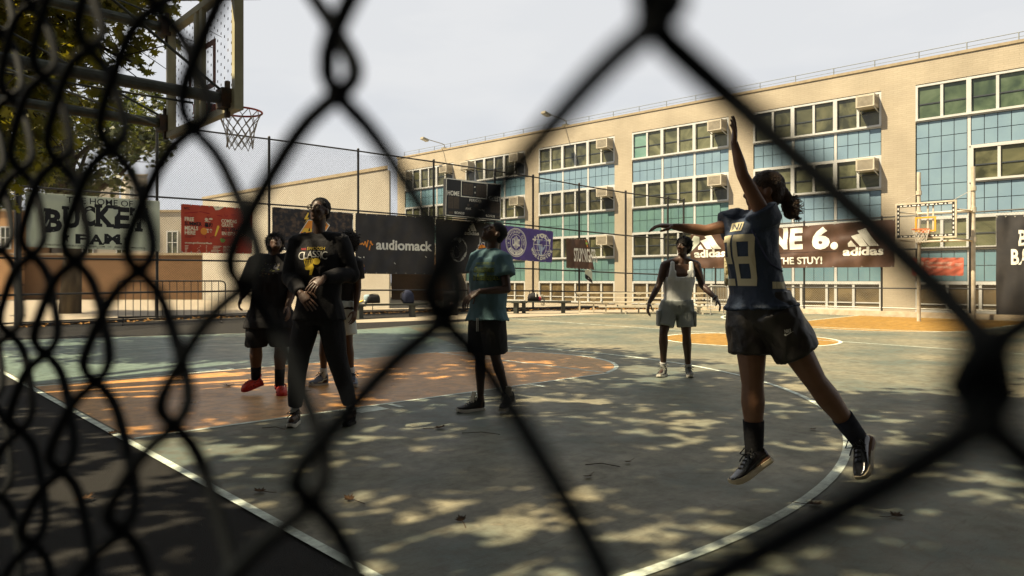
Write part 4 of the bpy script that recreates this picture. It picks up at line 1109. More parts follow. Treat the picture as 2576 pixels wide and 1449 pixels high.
def art_b(A, ab):
    def b8(x, y): return ab(2213.7 + .3008 * x, 402.5 + .3008 * y)
    for s_, x0, y0, x1, y1 in (("B", 1156, 586, 1230, 720), ("BA", 1086, 745, 1245, 876)):
        a0, b1 = b8(x0, y0); a1, _ = b8(x1, y0); _, b0 = b8(x0, y1); A.text(s_, a0, b0, a1, b1, 0, .03)
banner("black_corner_banner", "tall black banner with white capital letters at the right edge of the end fence", [(2506, 542), (2700, 536), (2700, 800), (2506, 797)], C_black, art_b, [K_white], rip=.03, rf=(4, 2), where=end_hit)
def part_hit(px, py): return hit(px, py, (EU + .12, 0, 0), nx_)
def art_part(A, ab):
    def bx(x0, y0, x1, y1):
        f = lambda x, y: ab(2213.7 + .3008 * x, 402.5 + .3008 * y)
        a0, b1 = f(x0, y0); a1, _ = f(x1, y0); _, b0 = f(x0, y1); return a0, b0, a1, b1
    A.text("Community", *bx(380, 843, 606, 882), 0, .015); A.text("Partnership", *bx(380, 880, 608, 916), 0, .015)
    A.rect(*bx(613, 850, 617, 895), 0)
    for k in range(3): A.rect(*bx(628, 865 + k * 9, 690 - k * 9, 869 + k * 9), 0)
    a0, b0, a1, b1 = bx(338, 846, 368, 884); A.ellring((a0 + a1) / 2, (b0 + b1) / 2, (a1 - a0) / 2, (b1 - b0) / 2, 0)
banner("community_banner", "faded red banner about a community partnership behind the far basketball posts", [(2295, 648.5), (2424.5, 648), (2424, 694), (2294, 693)], mat("faded_red_vinyl", (.62, .15, .09), .7, .2), art_part, [flat("print_faded", (.75, .5, .4))], where=part_hit, rip=.02)

# ------------------------------------------------------------------ street furniture along the far side
M_bench = mat("dark_green_bench_wood", (.05, .055, .045), .55, .4, col2=(.035, .04, .032), nscale=6, stretch=(1, 1, 8))
M_cloth_n = mat("navy_bag_cloth", (.02, .025, .05), .8, .2, bump=.4, bscale=60); M_cloth_k = mat("black_bag_cloth", (.018, .018, .02), .8, .25, bump=.4, bscale=50)
def bench(label, x0, x1, Z0_, Z1_, legs):
    A_ = W((x0 - CX) / F * Z0_, Z0_); B_ = W((x1 - CX) / F * Z1_, Z1_); d = (B_ - A_).normalized(); n = d.cross(UP)
    t = thing("bench", label, "bench", (A_ + B_) / 2, "park benches along the side fence")
    for k in (-.13, 0, .13): 
        mb = MB(); mb.box((A_ + B_) / 2 + UP * .43 + n * k, d * (B_ - A_).length / 2, n * .058, UP * .028); build("slat", mb, M_bench, t)
    for f in legs:
        c = A_.lerp(B_, f); mb = MB(); mb.box(c + UP * .19, d * .07, n * .12, UP * .19); mb.box(c + UP * .391, d * .13, n * .17, UP * .011); build("leg", mb, M_bench, t)
    return A_, B_, d, n
b1 = bench("dark bench holding a duffel bag and a navy backpack", 893, 1071, 23.0, 24.2, (.07, .80))
b2 = bench("dark bench holding a black gym bag, beside the bleachers", 1288, 1436, 26.6, 26.6, (.2, .87))
b3 = bench("dark empty bench end showing behind the player in the teal shirt", 1180, 1312, 26.9, 26.3, (.12, .90))
def onbench(b, px):
    A_, B_, d, n = b; q = hit(px, CY, A_, n); return Vector((q.x, q.y, .459))
M_lt = mat("light_blue_towel", (.28, .38, .42), .9, .1, bump=.5, bscale=30); M_bot = mat("clear_bottle", (.45, .55, .55), .15, .5); M_cap = mat("white_plastic", (.7, .7, .66), .4)
c = onbench(b1, 938); d, n = b1[2], b1[3]
t = thing("duffel_bag", "black duffel bag on the first bench next to a light blue towel", "bag", c)
mb = MB(); mb.loft([(c + d * x + UP * (.02 + h * .5), n * w, UP * h * .5) for x, w, h in ((-.23, .08, .18), (-.21, .13, .26), (-.1, .15, .29), (.08, .15, .28), (.19, .13, .25), (.22, .08, .18))], 16, power=2.8); build("bag_body", mb, M_cloth_k, t, True)
mb = MB(); mb.tube([c + d * .16 * math.cos(a) + n * .1 + UP * (.26 + .06 * math.sin(a)) for a in np.linspace(0, math.pi, 9)], .012, 6); build("handle", mb, M_cloth_k, t)
mb = MB(); mb.tube([c + d * .05 - n * .16 + UP * .25, c + d * .06 - n * .2 + UP * .03, c + d * .06 - n * .2 - UP * .2], .013, 6); build("strap", mb, M_cloth_k, t)
mb = MB(); cc = c - d * .17 - n * .03 + UP * .20; mb.loft([(cc + UP * z, d * .13 * s_, n * .17 * s_) for z, s_ in ((-.16, .5), (-.1, .8), (0, .9), (.07, .85), (.1, .5))], 14)
tag(build("towel", mb, M_lt, smooth=True), "crumpled light blue towel over the end of the black duffel bag", "towel")
c = onbench(b1, 922); t = thing("water_bottle", "clear plastic water bottle standing by the duffel bag", "bottle", c - n * .1)
mb = MB(); q = c - n * .1; mb.tube([q, q + UP * .16, q + UP * .2, q + UP * .22], [.034, .034, .02, .014], 10); build("bottle_body", mb, M_bot, t, True); mb = MB(); mb.tube([q + UP * .221, q + UP * .24], .016, 10); build("lid", mb, M_cap, t)
c = onbench(b1, 909); t = thing("yellow_sandals", "pair of yellow and white slides lying at the left end of the first bench", "shoes", c)
for k, m in ((-.06, K_yell), (.05, K_white)):
    mb = MB(); q = c + d * k + UP * .06; mb.loft([(q + d * x + UP * x * .4, n * .045 * w, UP * .035 * w) for x, w in ((-.12, .6), (-.08, 1), (0, .75), (.08, 1), (.13, .5))], 10); build("slide", mb, m, t, True)
c = onbench(b1, 1027); t = thing("backpack", "navy backpack slumped upright at the right end of the first bench", "backpack", c)
mb = MB(); mb.loft([(c + UP * z + d * (-.06 * z), d * w, n * h) for z, w, h in ((0, .17, .12), (.06, .2, .14), (.2, .21, .14), (.33, .18, .12), (.41, .11, .08), (.44, .04, .03))], 16, power=2.6); build("bag_body", mb, M_cloth_n, t, True)
mb = MB(); mb.loft([(c - n * .15 + UP * z, d * w, n * .04) for z, w in ((.04, .1), (.08, .13), (.2, .12), (.24, .08))], 12); build("front_pocket", mb, M_cloth_n, t, True)
for k in (-.03, .04): 
    mb = MB(); mb.tube([c - d * .12 + n * k + UP * .4, c - d * .24 + n * k + UP * .33, c - d * .26 + n * k + UP * .18, c - d * .18 + n * k + UP * .03], .014, 6); build("strap", mb, M_cloth_k, t)
c = onbench(b2, 1341); d, n = b2[2], b2[3]
t = thing("gym_bag", "round black gym bag with a pale stripe on the bench by the bleachers", "bag", c)
mb = MB(); mb.loft([(c + d * x + UP * h * .5, n * .14 * w, UP * h * .5) for x, w, h in ((-.2, .5, .14), (-.17, .8, .24), (-.06, 1, .3), (.08, 1, .3), (.17, .8, .25), (.2, .5, .16))], 16); build("bag_body", mb, M_cloth_k, t, True)
mb = MB(); mb.tube([c + d * .10 + n * .145 * math.cos(a) + UP * (.15 + .155 * math.sin(a)) for a in np.linspace(0, math.pi, 9)], .012, 6); build("stripe", mb, K_white, t)
mb = MB(); mb.tube([c - d * .15 + UP * .2, c - d * .12 + UP * .38, c + d * .02 + UP * .42, c + d * .1 + UP * .28], .011, 6); build("handle", mb, M_cloth_k, t)
mb = MB(); rnd = random.Random(2)
for k in range(7):
    q = c + d * (.25 + rnd.random() * .1) + UP * .02; mb.tube([q + UP * .2 + n * rnd.uniform(-.1, .1), q + d * .05 + UP * .1 - n * .05, q + d * rnd.uniform(.02, .15) - n * .18, q + d * rnd.uniform(.02, .15) - n * .2 - UP * .2], .009, 5)
tag(build("tangled_cord", mb, mat("pale_cord", (.6, .58, .5), .9)), "tangle of pale cords and laces hanging off the bench beside the gym bag", "cord")
mb = MB(); mb.loft([(c + d * .24 + UP * z, d * w, n * w) for z, w in ((0, .05), (.05, .07), (.13, .06), (.16, .02))], 10); tag(build("red_pouch", mb, mat("red_pouch_cloth", (.35, .03, .05), .8), smooth=True), "small red pouch leaning on the gym bag", "pouch")
# litter bin
c = W((1134 - CX) / F * 25.2, 25.2); cam_d = (CAM - c); cam_d.z = 0; cam_d.normalize(); rt = UP.cross(cam_d)
t = thing("litter_bin", "square black litter bin with a round white sticker between the two benches", "litter bin", c)
mb = MB(); mb.loft([(c + UP * z, rt * w, cam_d * w) for z, w in ((0, .23), (.04, .25), (.72, .25), (.74, .27), (.8, .27), (.83, .22))], 28, power=7); build("bin_body", mb, M_black, t)
mb = MB(); mb.tube([c + cam_d * .2505 + rt * .03 + UP * .42, c + cam_d * .2535 + rt * .03 + UP * .42], .055, 20); st = build("sticker", mb, K_white, t)
mb = MB(); q = c + cam_d * .255 + rt * .03 + UP * .42; mb.box(q - UP * .012, rt * .014, cam_d * .001, UP * .02); mb.box(q + UP * .018, rt * .005, cam_d * .001, UP * .022); mb.box(q - UP * .036, rt * .009, cam_d * .001, UP * .01); build("pointing_hand_print", mb, K_dred, st)
# bleachers
M_alu = mat("aluminium_plank", (.62, .56, .43), .45, .5, .2, col2=(.5, .45, .34), nscale=6, stretch=(1, 1, 6))
bd = (RIGHT * .985 - FWD * .17).normalized(); bn = bd.cross(UP)
if bn.dot(CAM) < 0: bn = -bn
c0 = P(1553, 769, 26.3); t = thing("bleachers", "low bare aluminium bleachers by the corner of the fences", "bleachers", Vector((c0.x, c0.y, 0)))
seats = [(1553, 769, 26.3, 3.2), (1514, 759.5, 26.65, 3.8), (1483, 748.5, 27.0, 4.3), (1448, 736.8, 27.35, 4.8)]
for px, py, Z, ln in seats:
    p = P(px, py, Z); mb = MB(); mb.box(p + bd * ln / 2, bd * ln / 2, bn * .12, UP * .022); build("seat_plank", mb, M_alu, t)
    mb = MB(); mb.box(p + bd * .01 + UP * .0, bd * .02, bn * .124, UP * .026); build("end_cap", mb, M_bench, t)
    if p.z > .35:
        mb = MB(); q = p - UP * .17 + bn * .28 - bd * .1; mb.box(q + bd * (ln / 2 - .3), bd * (ln / 2 - .3), bn * .11, UP * .018); build("foot_plank", mb, M_alu, t)
    for f in (.15, .15 + (ln - .4) / 2, ln - .3):
        q = p + bd * f; mb = MB(); mb.bar(q - UP * .023, Vector((q.x, q.y, .02)), .06, .06, bd); mb.box(q - UP * .045, bd * .09, bn * .1, UP * .02); build("leg", mb, M_alu, t)
mb = MB()
for f in (.3, 1.8, 3.0): 
    a = P(1553, 769, 26.3) + bd * f; a.z = .03; mb.bar(a + bn * .25, a - bn * 1.4, .05, .05)
    build("base_rail", mb, M_alu, t); mb = MB()
# crowd barriers
def barrier(label, pL, pR, h, m, nb, r=.02):
    d = (pR - pL).normalized(); n = d.cross(UP); t = thing("crowd_barrier", label, "barrier", (pL + pR) / 2)
    mb = MB(); a, b = pL + UP * .22, pR + UP * .22
    mb.tube([a, pL + UP * (h - .1), pL + UP * (h - .03) + d * .03, pL + UP * h + d * .12, pR + UP * h - d * .12, pR + UP * (h - .03) - d * .03, pR + UP * (h - .1), b], r, 8, closed=True); build("frame", mb, m, t)
    for k in range(1, nb):
        q = pL.lerp(pR, k / nb); mb = MB(); mb.tube([q + UP * .22, q + UP * h], r * .5, 6); build("bar", mb, m, t)
    for q in (pL + d * .12, pR - d * .12):
        mb = MB(); mb.tube([q + UP * .22, q + UP * .05, q + n * .02 + UP * .015], r, 6); mb.tube([q - n * .3 + UP * .015, q - n * .2 + UP * .05, q + n * .2 + UP * .05, q + n * .3 + UP * .015], r, 6); build("foot", mb, m, t)
def at(px, Z): return W((px - CX) / F * Z, Z)
barrier("black crowd barrier with thin upright bars in front of the side fence at the left", at(297, 19.6), at(567, 20.8), 1.2, M_black, 15)
barrier("galvanised crowd barrier by the end fence, beside the hand of the player in white", at(1779, 25.4), at(1829, 25.2), 1.02, M_galv, 12)
# fallen leaves on the court
M_leafd = mat("dry_leaf", (.085, .045, .018), .85, .2, col2=(.045, .025, .012), nscale=20); M_leafg = mat("dry_leaf_green", (.10, .09, .03), .85, .2, col2=(.06, .05, .02), nscale=20)
def leaf_outline(s_, curl=.25):
    out = []
    for k in range(20):
        a = 2 * math.pi * k / 20; lobe = [1, .55, .8, .45, .95, .5, .75, .4, .6, .35, .5, .35, .6, .4, .75, .5, .95, .45, .8, .55][k]
        out.append(Vector((math.cos(a) * lobe * s_, math.sin(a) * lobe * s_, curl * s_ * lobe * lobe)))
    return out
lp = thing("fallen_leaf", "x", "leaf", (0, 0, 0), "fallen leaves on the court")
o_ = leaf_outline(.062); mb = MB(); mb.add([Vector((0, 0, .006))] + [v + UP * .004 for v in o_] + [Vector((0, 0, .001))] + list(o_), [(0, 1 + k, 1 + (k + 1) % 20) for k in range(20)] + [(21, 22 + (k + 1) % 20, 22 + k) for k in range(20)]); build("blade", mb, M_leafd, lp)
mb = MB(); mb.tube([(0, 0, .006), (-.1, .01, .01), (-.17, .03, .025)], .0025, 5); build("stalk", mb, M_leafd, lp)
LV = [(572, 974, "curled dry leaf on the orange key left of the red clogs"), (286, 1106 - 12, "flat brown leaf at the left end of the orange key"), (1107, 1081, "dry long-stalked leaf on the grey court before the teal shirt player"), (803, 1105 + 5, "small dark leaf on the court below the player with glasses"),
      (2045, 1085, "small reddish leaf inside the three-point line beside the shooter"), (2050, 1276, "curled leaf outside the three-point line under the shooter"), (2254, 1305, "small dark leaf at the lower right of the court"), (215, 1262, "brown leaf on the dark asphalt at the lower left"),
      (880, 1262, "reddish leaf lying across the white baseline"), (1480, 1205, "twisted small leaf in the middle of the court"), (1580, 1168, "small leaf fragment on the court below the player in white"), (1160, 1375 - 60, "small pale leaf on the dappled court at the bottom"), (655, 1248 - 5, "faint brown leaf on the asphalt beside the baseline")]
for i, (px, py, lab) in enumerate(LV):
    g = G(px, py) + UP * .016; o = lp if i == 0 else copy_tree(lp, g, lab)
    o.location = g; o['label'] = lab; o.rotation_euler = (random.uniform(-.2, .2), random.uniform(-.2, .2), random.uniform(0, 6.28)); s_ = [1, .8, 1, .7, .55, .8, .7, 1, .7, .6, .5, .6, .8][i]; o.scale = (s_, s_, s_)
# twigs
M_twig = mat("twig", (.05, .035, .02), .9)
for i, (px, py, ln, lab) in enumerate([(1210, 1095, .3, "thin bent twig on the court in front of the teal shirt player"), (1515, 1176, .22, "short twig in the middle of the court"), (690, 1082, .2, "thin twig by the lane line at the feet of the player with glasses")]):
    g = G(px, py) + UP * .018; d_ = RIGHT * ln; mb = MB(); mb.tube([g - d_ * .5, g + FWD * .04, g + d_ * .5 - FWD * .05], .003, 5); tag(build("twig", mb, M_twig), lab, "twig", "twigs on the court")
# ------------------------------------------------------------------ trees
def leafmat(name, c1, c2, tr):
    m = mat(name, c1, .5, .35, col2=c2, nscale=1.7, ndetail=3, lo=.3, hi=.7)
    t = m.node_tree; b = t.nodes['Principled BSDF']; out = t.nodes['Material Output']
    r = [n for n in t.nodes if n.type == 'VALTORGB'][0]
    tb = t.nodes.new('ShaderNodeBsdfTranslucent'); mixc = t.nodes.new('ShaderNodeMix'); mixc.data_type = 'RGBA'; mixc.blend_type = 'MULTIPLY'; mixc.inputs[0].default_value = 1
    t.links.new(r.outputs[0], mixc.inputs[6]); mixc.inputs[7].default_value = (*tr, 1)
    t.links.new(mixc.outputs[2], tb.inputs[0]); ad = t.nodes.new('ShaderNodeAddShader'); t.links.new(b.outputs[0], ad.inputs[0]); t.links.new(tb.outputs[0], ad.inputs[1]); t.links.new(ad.outputs[0], out.inputs[0])
    return m
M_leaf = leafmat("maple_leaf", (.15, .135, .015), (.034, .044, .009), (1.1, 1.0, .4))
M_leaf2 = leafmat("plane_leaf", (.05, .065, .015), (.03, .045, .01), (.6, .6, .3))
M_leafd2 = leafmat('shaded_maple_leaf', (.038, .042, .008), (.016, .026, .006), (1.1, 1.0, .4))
M_bark = mat("tree_bark", (.10, .08, .055), .9, .2, col2=(.05, .04, .03), nscale=5, bump=.8, bscale=14, stretch=(1, 1, .25))
LO = [(0, -.5), (.12, -.22), (.42, -.34), (.34, -.12), (.62, .06), (.36, .10), (.40, .34), (.16, .24), (0, .62), (-.16, .24), (-.40, .34), (-.36, .10), (-.62, .06), (-.34, -.12), (-.42, -.34), (-.12, -.22)]
LS = [(0, -.5), (.40, -.28), (.5, .1), (.2, .3), (0, .6), (-.2, .3), (-.5, .1), (-.40, -.28)]
def leaves(centres, radii, counts, size, outline, rng, droop=.35):
    """leaf-sized faces scattered through the clumps"""
    C = np.repeat(np.array([list(c) for c in centres]), counts, axis=0); Rr = np.repeat(np.array(radii), counts)
    n = len(C); g = rng.normal(size=(n, 3)); g /= np.linalg.norm(g, axis=1)[:, None]
    g *= (rng.random(n) ** (1 / 2.2))[:, None]; g[:, 2] *= .62
    pos = C + g * Rr[:, None]
    nr = rng.normal(size=(n, 3)) * .75 + np.array([0, 0, .9]); nr /= np.linalg.norm(nr, axis=1)[:, None]
    d = rng.normal(size=(n, 3)) + g * .6 + np.array([0, 0, -droop * 2]); d -= nr * (d * nr).sum(1)[:, None]; d /= np.linalg.norm(d, axis=1)[:, None]
    e = np.cross(d, nr); sz = size * rng.uniform(.6, 1.25, n)
    o = np.array(outline); k = len(o)
    v = pos[:, None, :] + (e[:, None, :] * o[None, :, :1] + d[:, None, :] * o[None, :, 1:2]) * sz[:, None, None]
    v += nr[:, None, :] * ((np.abs(o[:, 0]) ** 1.3)[None, :, None] * sz[:, None, None] * -.25)
    return v.reshape(-1, 3), n, k
def tree(name, label, base, height, r0, limbs, clumps, size, m, rng, outline=LO, per=60, group="plane trees round the court"):
    t = thing(name, label, "tree", base, group)
    base = Vector(base); top = base + UP * height
    mb = MB(); mb.tube([base, base + UP * height * .3 + RIGHT * .1, base + UP * height * .62 - RIGHT * .1 + FWD * .1, top], [r0 * 1.25, r0, r0 * .75, r0 * .35], 12)
    build("trunk", mb, M_bark, t, True)
    mb = MB()
    for c in limbs:
        c = Vector(c); f = rng.uniform(.45, .85); s_ = base + UP * height * f; mid = s_.lerp(c, .5) + UP * rng.uniform(.2, .7) + Vector(rng.normal(0, .2, 3))
        r_ = min(r0 * .42, .05 + .014 * (c - s_).length)
        mb.tube([s_, mid, c], [r_, r_ * .6, .014], 7)
        for _ in range(3):
            e = c + Vector(rng.normal(0, .55, 3)); mb.tube([mid.lerp(c, rng.uniform(.3, .9)), e], [.016, .005], 5)
    build("limbs", mb, M_bark, t, True)
    cs = [c for c, r_ in clumps]; rs = [r_ for c, r_ in clumps]
    cnt = [max(8, int(per * (r_ / .7) ** 2 * rng.uniform(.6, 1.4))) for r_ in rs]
    v, n, k = leaves(cs, rs, cnt, size, outline, rng)
    v -= np.array(t.location)
    me = bpy.data.meshes.new("crown")
    me.vertices.add(len(v)); me.vertices.foreach_set('co', v.ravel().astype(np.float32))
    me.loops.add(n * k); me.loops.foreach_set('vertex_index', np.arange(n * k, dtype=np.int32))
    me.polygons.add(n); me.polygons.foreach_set('loop_start', np.arange(0, n * k, k, dtype=np.int32)); me.polygons.foreach_set('loop_total', np.full(n, k, dtype=np.int32))
    me.materials.append(m); me.update(calc_edges=True); me.validate()
    o = bpy.data.objects.new("crown", me); COL.objects.link(o); o.parent = t
    return t
rng = np.random.default_rng(11)
def inside(px, py, polys):
    for poly in polys:
        c = False; j = len(poly) - 1
        for i in range(len(poly)):
            if (poly[i][1] > py) != (poly[j][1] > py) and px < (poly[j][0] - poly[i][0]) * (py - poly[i][1]) / (poly[j][1] - poly[i][1]) + poly[i][0]: c = not c
            j = i
        if c: return True
    return False
# tree overhanging the basket from the left: crown about 10-14 m away
polyA = [(-500, -900), (420, -900), (380, -20), (330, 60), (240, 90), (225, 150), (205, 240), (190, 270), (170, 300), (150, 300), (110, 330), (90, 390), (-500, 470)]
clA = []
while len(clA) < 215:
    px, py, Z = rng.uniform(-500, 480), rng.uniform(-700, 480), rng.uniform(10.0, 14.5)
    if not inside(px, py, [polyA]): continue
    clA.append((P(px, py, Z), rng.uniform(.40, .68)))
for px, py, Z, r_ in ((420, 35, 12.2, .38), (500, -20, 12, .36), (550, -40, 12, .34), (400, 90, 12.3, .45), (330, 130, 12.1, .38), (350, 165, 12.0, .28), (270, 215, 12.2, .4), (285, 250, 12.3, .3), (835, -42, 11.5, .33), (860, -60, 11.5, .35), (262, 300, 12.4, .28), (900, -90, 11.5, .4), (700, -110, 11.7, .4), (620, -80, 11.8, .35)):
    clA.append((P(px, py, Z), r_))
polyV = [(-80, -80), (380, -80), (325, 50), (265, 130), (245, 260), (205, 310), (150, 340), (120, 430), (60, 500), (-80, 520)]
n0 = len(clA)
while len(clA) < n0 + 135:
    px, py, Z = rng.uniform(-80, 380), rng.uniform(-80, 520), rng.uniform(10.2, 13.2)
    if inside(px, py, [polyV]): clA.append((P(px, py, Z), rng.uniform(.26, .46)))
tA = tree("plane_tree", "leafy tree with yellow green leaves overhanging the near basket at the upper left", W(-10.5, 12.5), 8.5, .32, [c for c, r_ in clA[::4]], clA, .175, M_leaf, rng, per=95)
polyB = [(60, 250), (420, 240), (432, 330), (400, 400), (360, 430), (330, 470), (250, 480), (180, 500), (60, 440)]
clB = []
while len(clB) < 95:
    px, py, Z = rng.uniform(-60, 440), rng.uniform(150, 500), rng.uniform(23.5, 28)
    if inside(px, py, [polyB]) or px < 60: clB.append((P(px, py, Z), rng.uniform(.55, .95)))
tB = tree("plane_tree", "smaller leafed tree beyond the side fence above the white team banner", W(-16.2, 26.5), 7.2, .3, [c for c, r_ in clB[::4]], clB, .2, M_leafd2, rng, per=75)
# trees whose crowns spread over the court and the camera; they make the dappled shade
def offs(h): return -SUN_H * (h / math.tan(R(EL)))
shade = [(-14, 22), (-6, 18.5), (-2.5, 16.5), (.3, 15.3), (1.6, 13.3), (2.4, 11.2), (3.3, 8.6), (4.6, 8.0), (6.2, 7.4), (9.5, 7.6), (11, 2), (9, -2), (-14, -2)]
cl = []; LIM = 390
tries = 0
grid = [(x + rng.uniform(-.5, .5), z + rng.uniform(-.5, .5)) for x in np.arange(-13, 9.6, .92) for z in np.arange(-2.5, 21, .92)]
for X, Z in grid:
    h, r_ = rng.uniform(6.4, 9.4), rng.uniform(.6, .95)
    if rng.random() < .07: continue
    if not inside(X, Z, [shade]): continue
    g0_ = W(X, Z, h) + offs(h) - CAM
    if g0_.dot(RIGHT) < -8.2 and g0_.dot(FWD) > 6: continue
    g = W(X, Z, h) + offs(h)
    q = g - CAM; zc = q.dot(FWD); xc = q.dot(RIGHT)
    if zc > .5 and abs(xc) / zc < .80 and (h - r_ - H) / zc < .405: continue     # crowns end above the view
    cl.append((g, r_, xc, zc))
trunks = [("broad tree leaning over the court behind the camera at the left", W(-7.2, -.6)), ("broad tree behind the camera at the right", W(.9, -2.4)), ("broad tree on the asphalt outside the view to the left", W(-10.4, 6.0)), ("added broad tree, unseen at the right, blocking skylight from the court", W(9.5, -1.5))]
parts_ = [[], [], [], []]
tries = 0; n0 = len(cl)  # extra unseen crown clumps, added at the right to cut skylight on the court
while len(cl) < n0 + 260 and tries < 20000:
    tries += 1
    X, Z, h, r_ = rng.uniform(1, 15), rng.uniform(-9, 8), rng.uniform(5.6, 9.6), rng.uniform(.7, 1.1)
    gx, gz = X + .674 * h, Z + .19 * h
    if X + Z * .3 < 2.5 or (gz > .5 and gx / gz < .80 and not inside(gx, gz, [shade])): continue
    if Z > .5 and X / Z < .82 + r_ / Z and (h - r_ - H) / Z < .405: continue
    cl.append((W(X, Z, h), r_, X, Z))
for g, r_, xc, zc in cl:
    k = min(range(4), key=lambda i: (Vector((g.x, g.y, 0)) - trunks[i][1]).length); parts_[k].append((g, r_))
for (lab, b), c_ in zip(trunks, parts_):
    if c_: tree("plane_tree", lab, b, 8.2, .34, [c for c, r_ in c_[::3]], c_, .20, M_leaf2, rng, outline=LS, per=125)
# ------------------------------------------------------------------ people
def remesh(mb, voxel, smooth=4, name="shape", fac=.5):
    me = bpy.data.meshes.new(name); me.from_pydata(mb.v, [], mb.f); me.update()
    o = bpy.data.objects.new(name, me); COL.objects.link(o)
    r = o.modifiers.new("r", 'REMESH'); r.mode = 'VOXEL'; r.voxel_size = voxel
    s = o.modifiers.new("s", 'SMOOTH'); s.factor = fac; s.iterations = smooth
    dg = bpy.context.evaluated_depsgraph_get(); dg.update()
    out = bpy.data.meshes.new_from_object(o.evaluated_get(dg))
    bpy.data.objects.remove(o); bpy.data.meshes.remove(me)
    return out
def mesh_arrays(me):
    v = np.empty(len(me.vertices) * 3, np.float32); me.vertices.foreach_get('co', v)
    return v.reshape(-1, 3), [list(p.vertices) for p in me.polygons]
def wrinkle(v, f, amp, sc, seed, zsq=.45):
    n = np.zeros_like(v); q = np.array([x[:4] if len(x) >= 4 else x + [x[0]] for x in f])
    a, b, c = v[q[:, 0]], v[q[:, 1]], v[q[:, 2]]; fn = np.cross(b - a, c - a)
    for k in range(4): np.add.at(n, q[:, k], fn)
    n /= np.maximum(np.linalg.norm(n, axis=1)[:, None], 1e-9)
    out = v.copy()
    for i, p in enumerate(v):
        w = noise.noise(Vector((p[0] * sc + seed, p[1] * sc, p[2] * sc * zsq + p[0] * sc * .5))) + .5 * noise.noise(Vector((p[0] * sc * 2.3, p[1] * sc * 2.3 + seed, p[2] * sc * 1.3)))
        out[i] += n[i] * amp * (1 - abs(w) * 2)
    return out
def obj_from(name, pieces, mats, parent, label=None):
    """one mesh object out of (vertices, faces, material index) pieces"""
    mb = MB()
    for v, f, m in pieces: mb.add(v, f, m)
    return build(name, mb, mats, parent, smooth=True, label=label)
def V(p): return Vector(p)
def limb(mb, pts, rads, n=14):
    for a, b, ra, rb in zip(pts, pts[1:], rads, rads[1:]): mb.cap(a, b, ra, rb, n)
def sleeve(mb, pts, rads, n=20):
    mb.tube(pts, rads, n)
def hand(wrist, tip, palm_n, thumb_side, size=.185, curl=.5, spread=.12, thumb_out=.7):
    """palm, five bent fingers of unequal length, thumb from the side of the palm"""
    w, t = V(wrist), V(tip); d = (t - w).normalized(); n = V(palm_n); n = (n - d * n.dot(d)).normalized(); s = d.cross(n)
    if s.dot(V(thumb_side)) < 0: s = -s
    L_ = size; mb = MB(); pw = L_ * .22
    mb.loft([(w - d * L_ * .12, s * L_ * .135, n * L_ * .105), (w + d * L_ * .02, s * L_ * .14, n * L_ * .10), (w + d * L_ * .20, s * L_ * .215, n * L_ * .095), (w + d * L_ * .40, s * L_ * .225, n * L_ * .085), (w + d * L_ * .48, s * L_ * .215, n * L_ * .07)], 14)
    for k, (off, ln, c) in enumerate(((.165, .44, .8), (.055, .50, .9), (-.055, .465, 1.0), (-.16, .36, 1.15))):
        base = w + d * L_ * (.46 - abs(off) * .12) + s * L_ * off; dirv = (d + s * off * spread * 6).normalized(); cur = 0.0; p = base; r = L_ * .048
        for seg, fr in enumerate((.45, .32, .23)):
            cur += curl * c * (.55, .8, .6)[seg]
            dv = dirv * math.cos(cur) + n * math.sin(cur); q = p + dv * L_ * ln * fr
            mb.cap(p, q, r, r * .88, 8); p = q; r *= .88
    b0 = w + d * L_ * .10 + s * L_ * .16; b1 = b0 + (d * .55 + s * thumb_out + n * .25).normalized() * L_ * .22; b2 = b1 + (d * .85 + s * thumb_out * .35 + n * .3).normalized() * L_ * .17; b3 = b2 + (d * .9 + n * .35).normalized() * L_ * .13
    mb.cap(w + d * L_ * .1 + s * L_ * .08, b0, L_ * .07, L_ * .07, 8); mb.cap(b0, b1, L_ * .066, L_ * .056, 8); mb.cap(b1, b2, L_ * .056, L_ * .048, 8); mb.cap(b2, b3, L_ * .048, L_ * .04, 8)
    return mesh_arrays(remesh(mb, max(.0028, size * .017), 2))
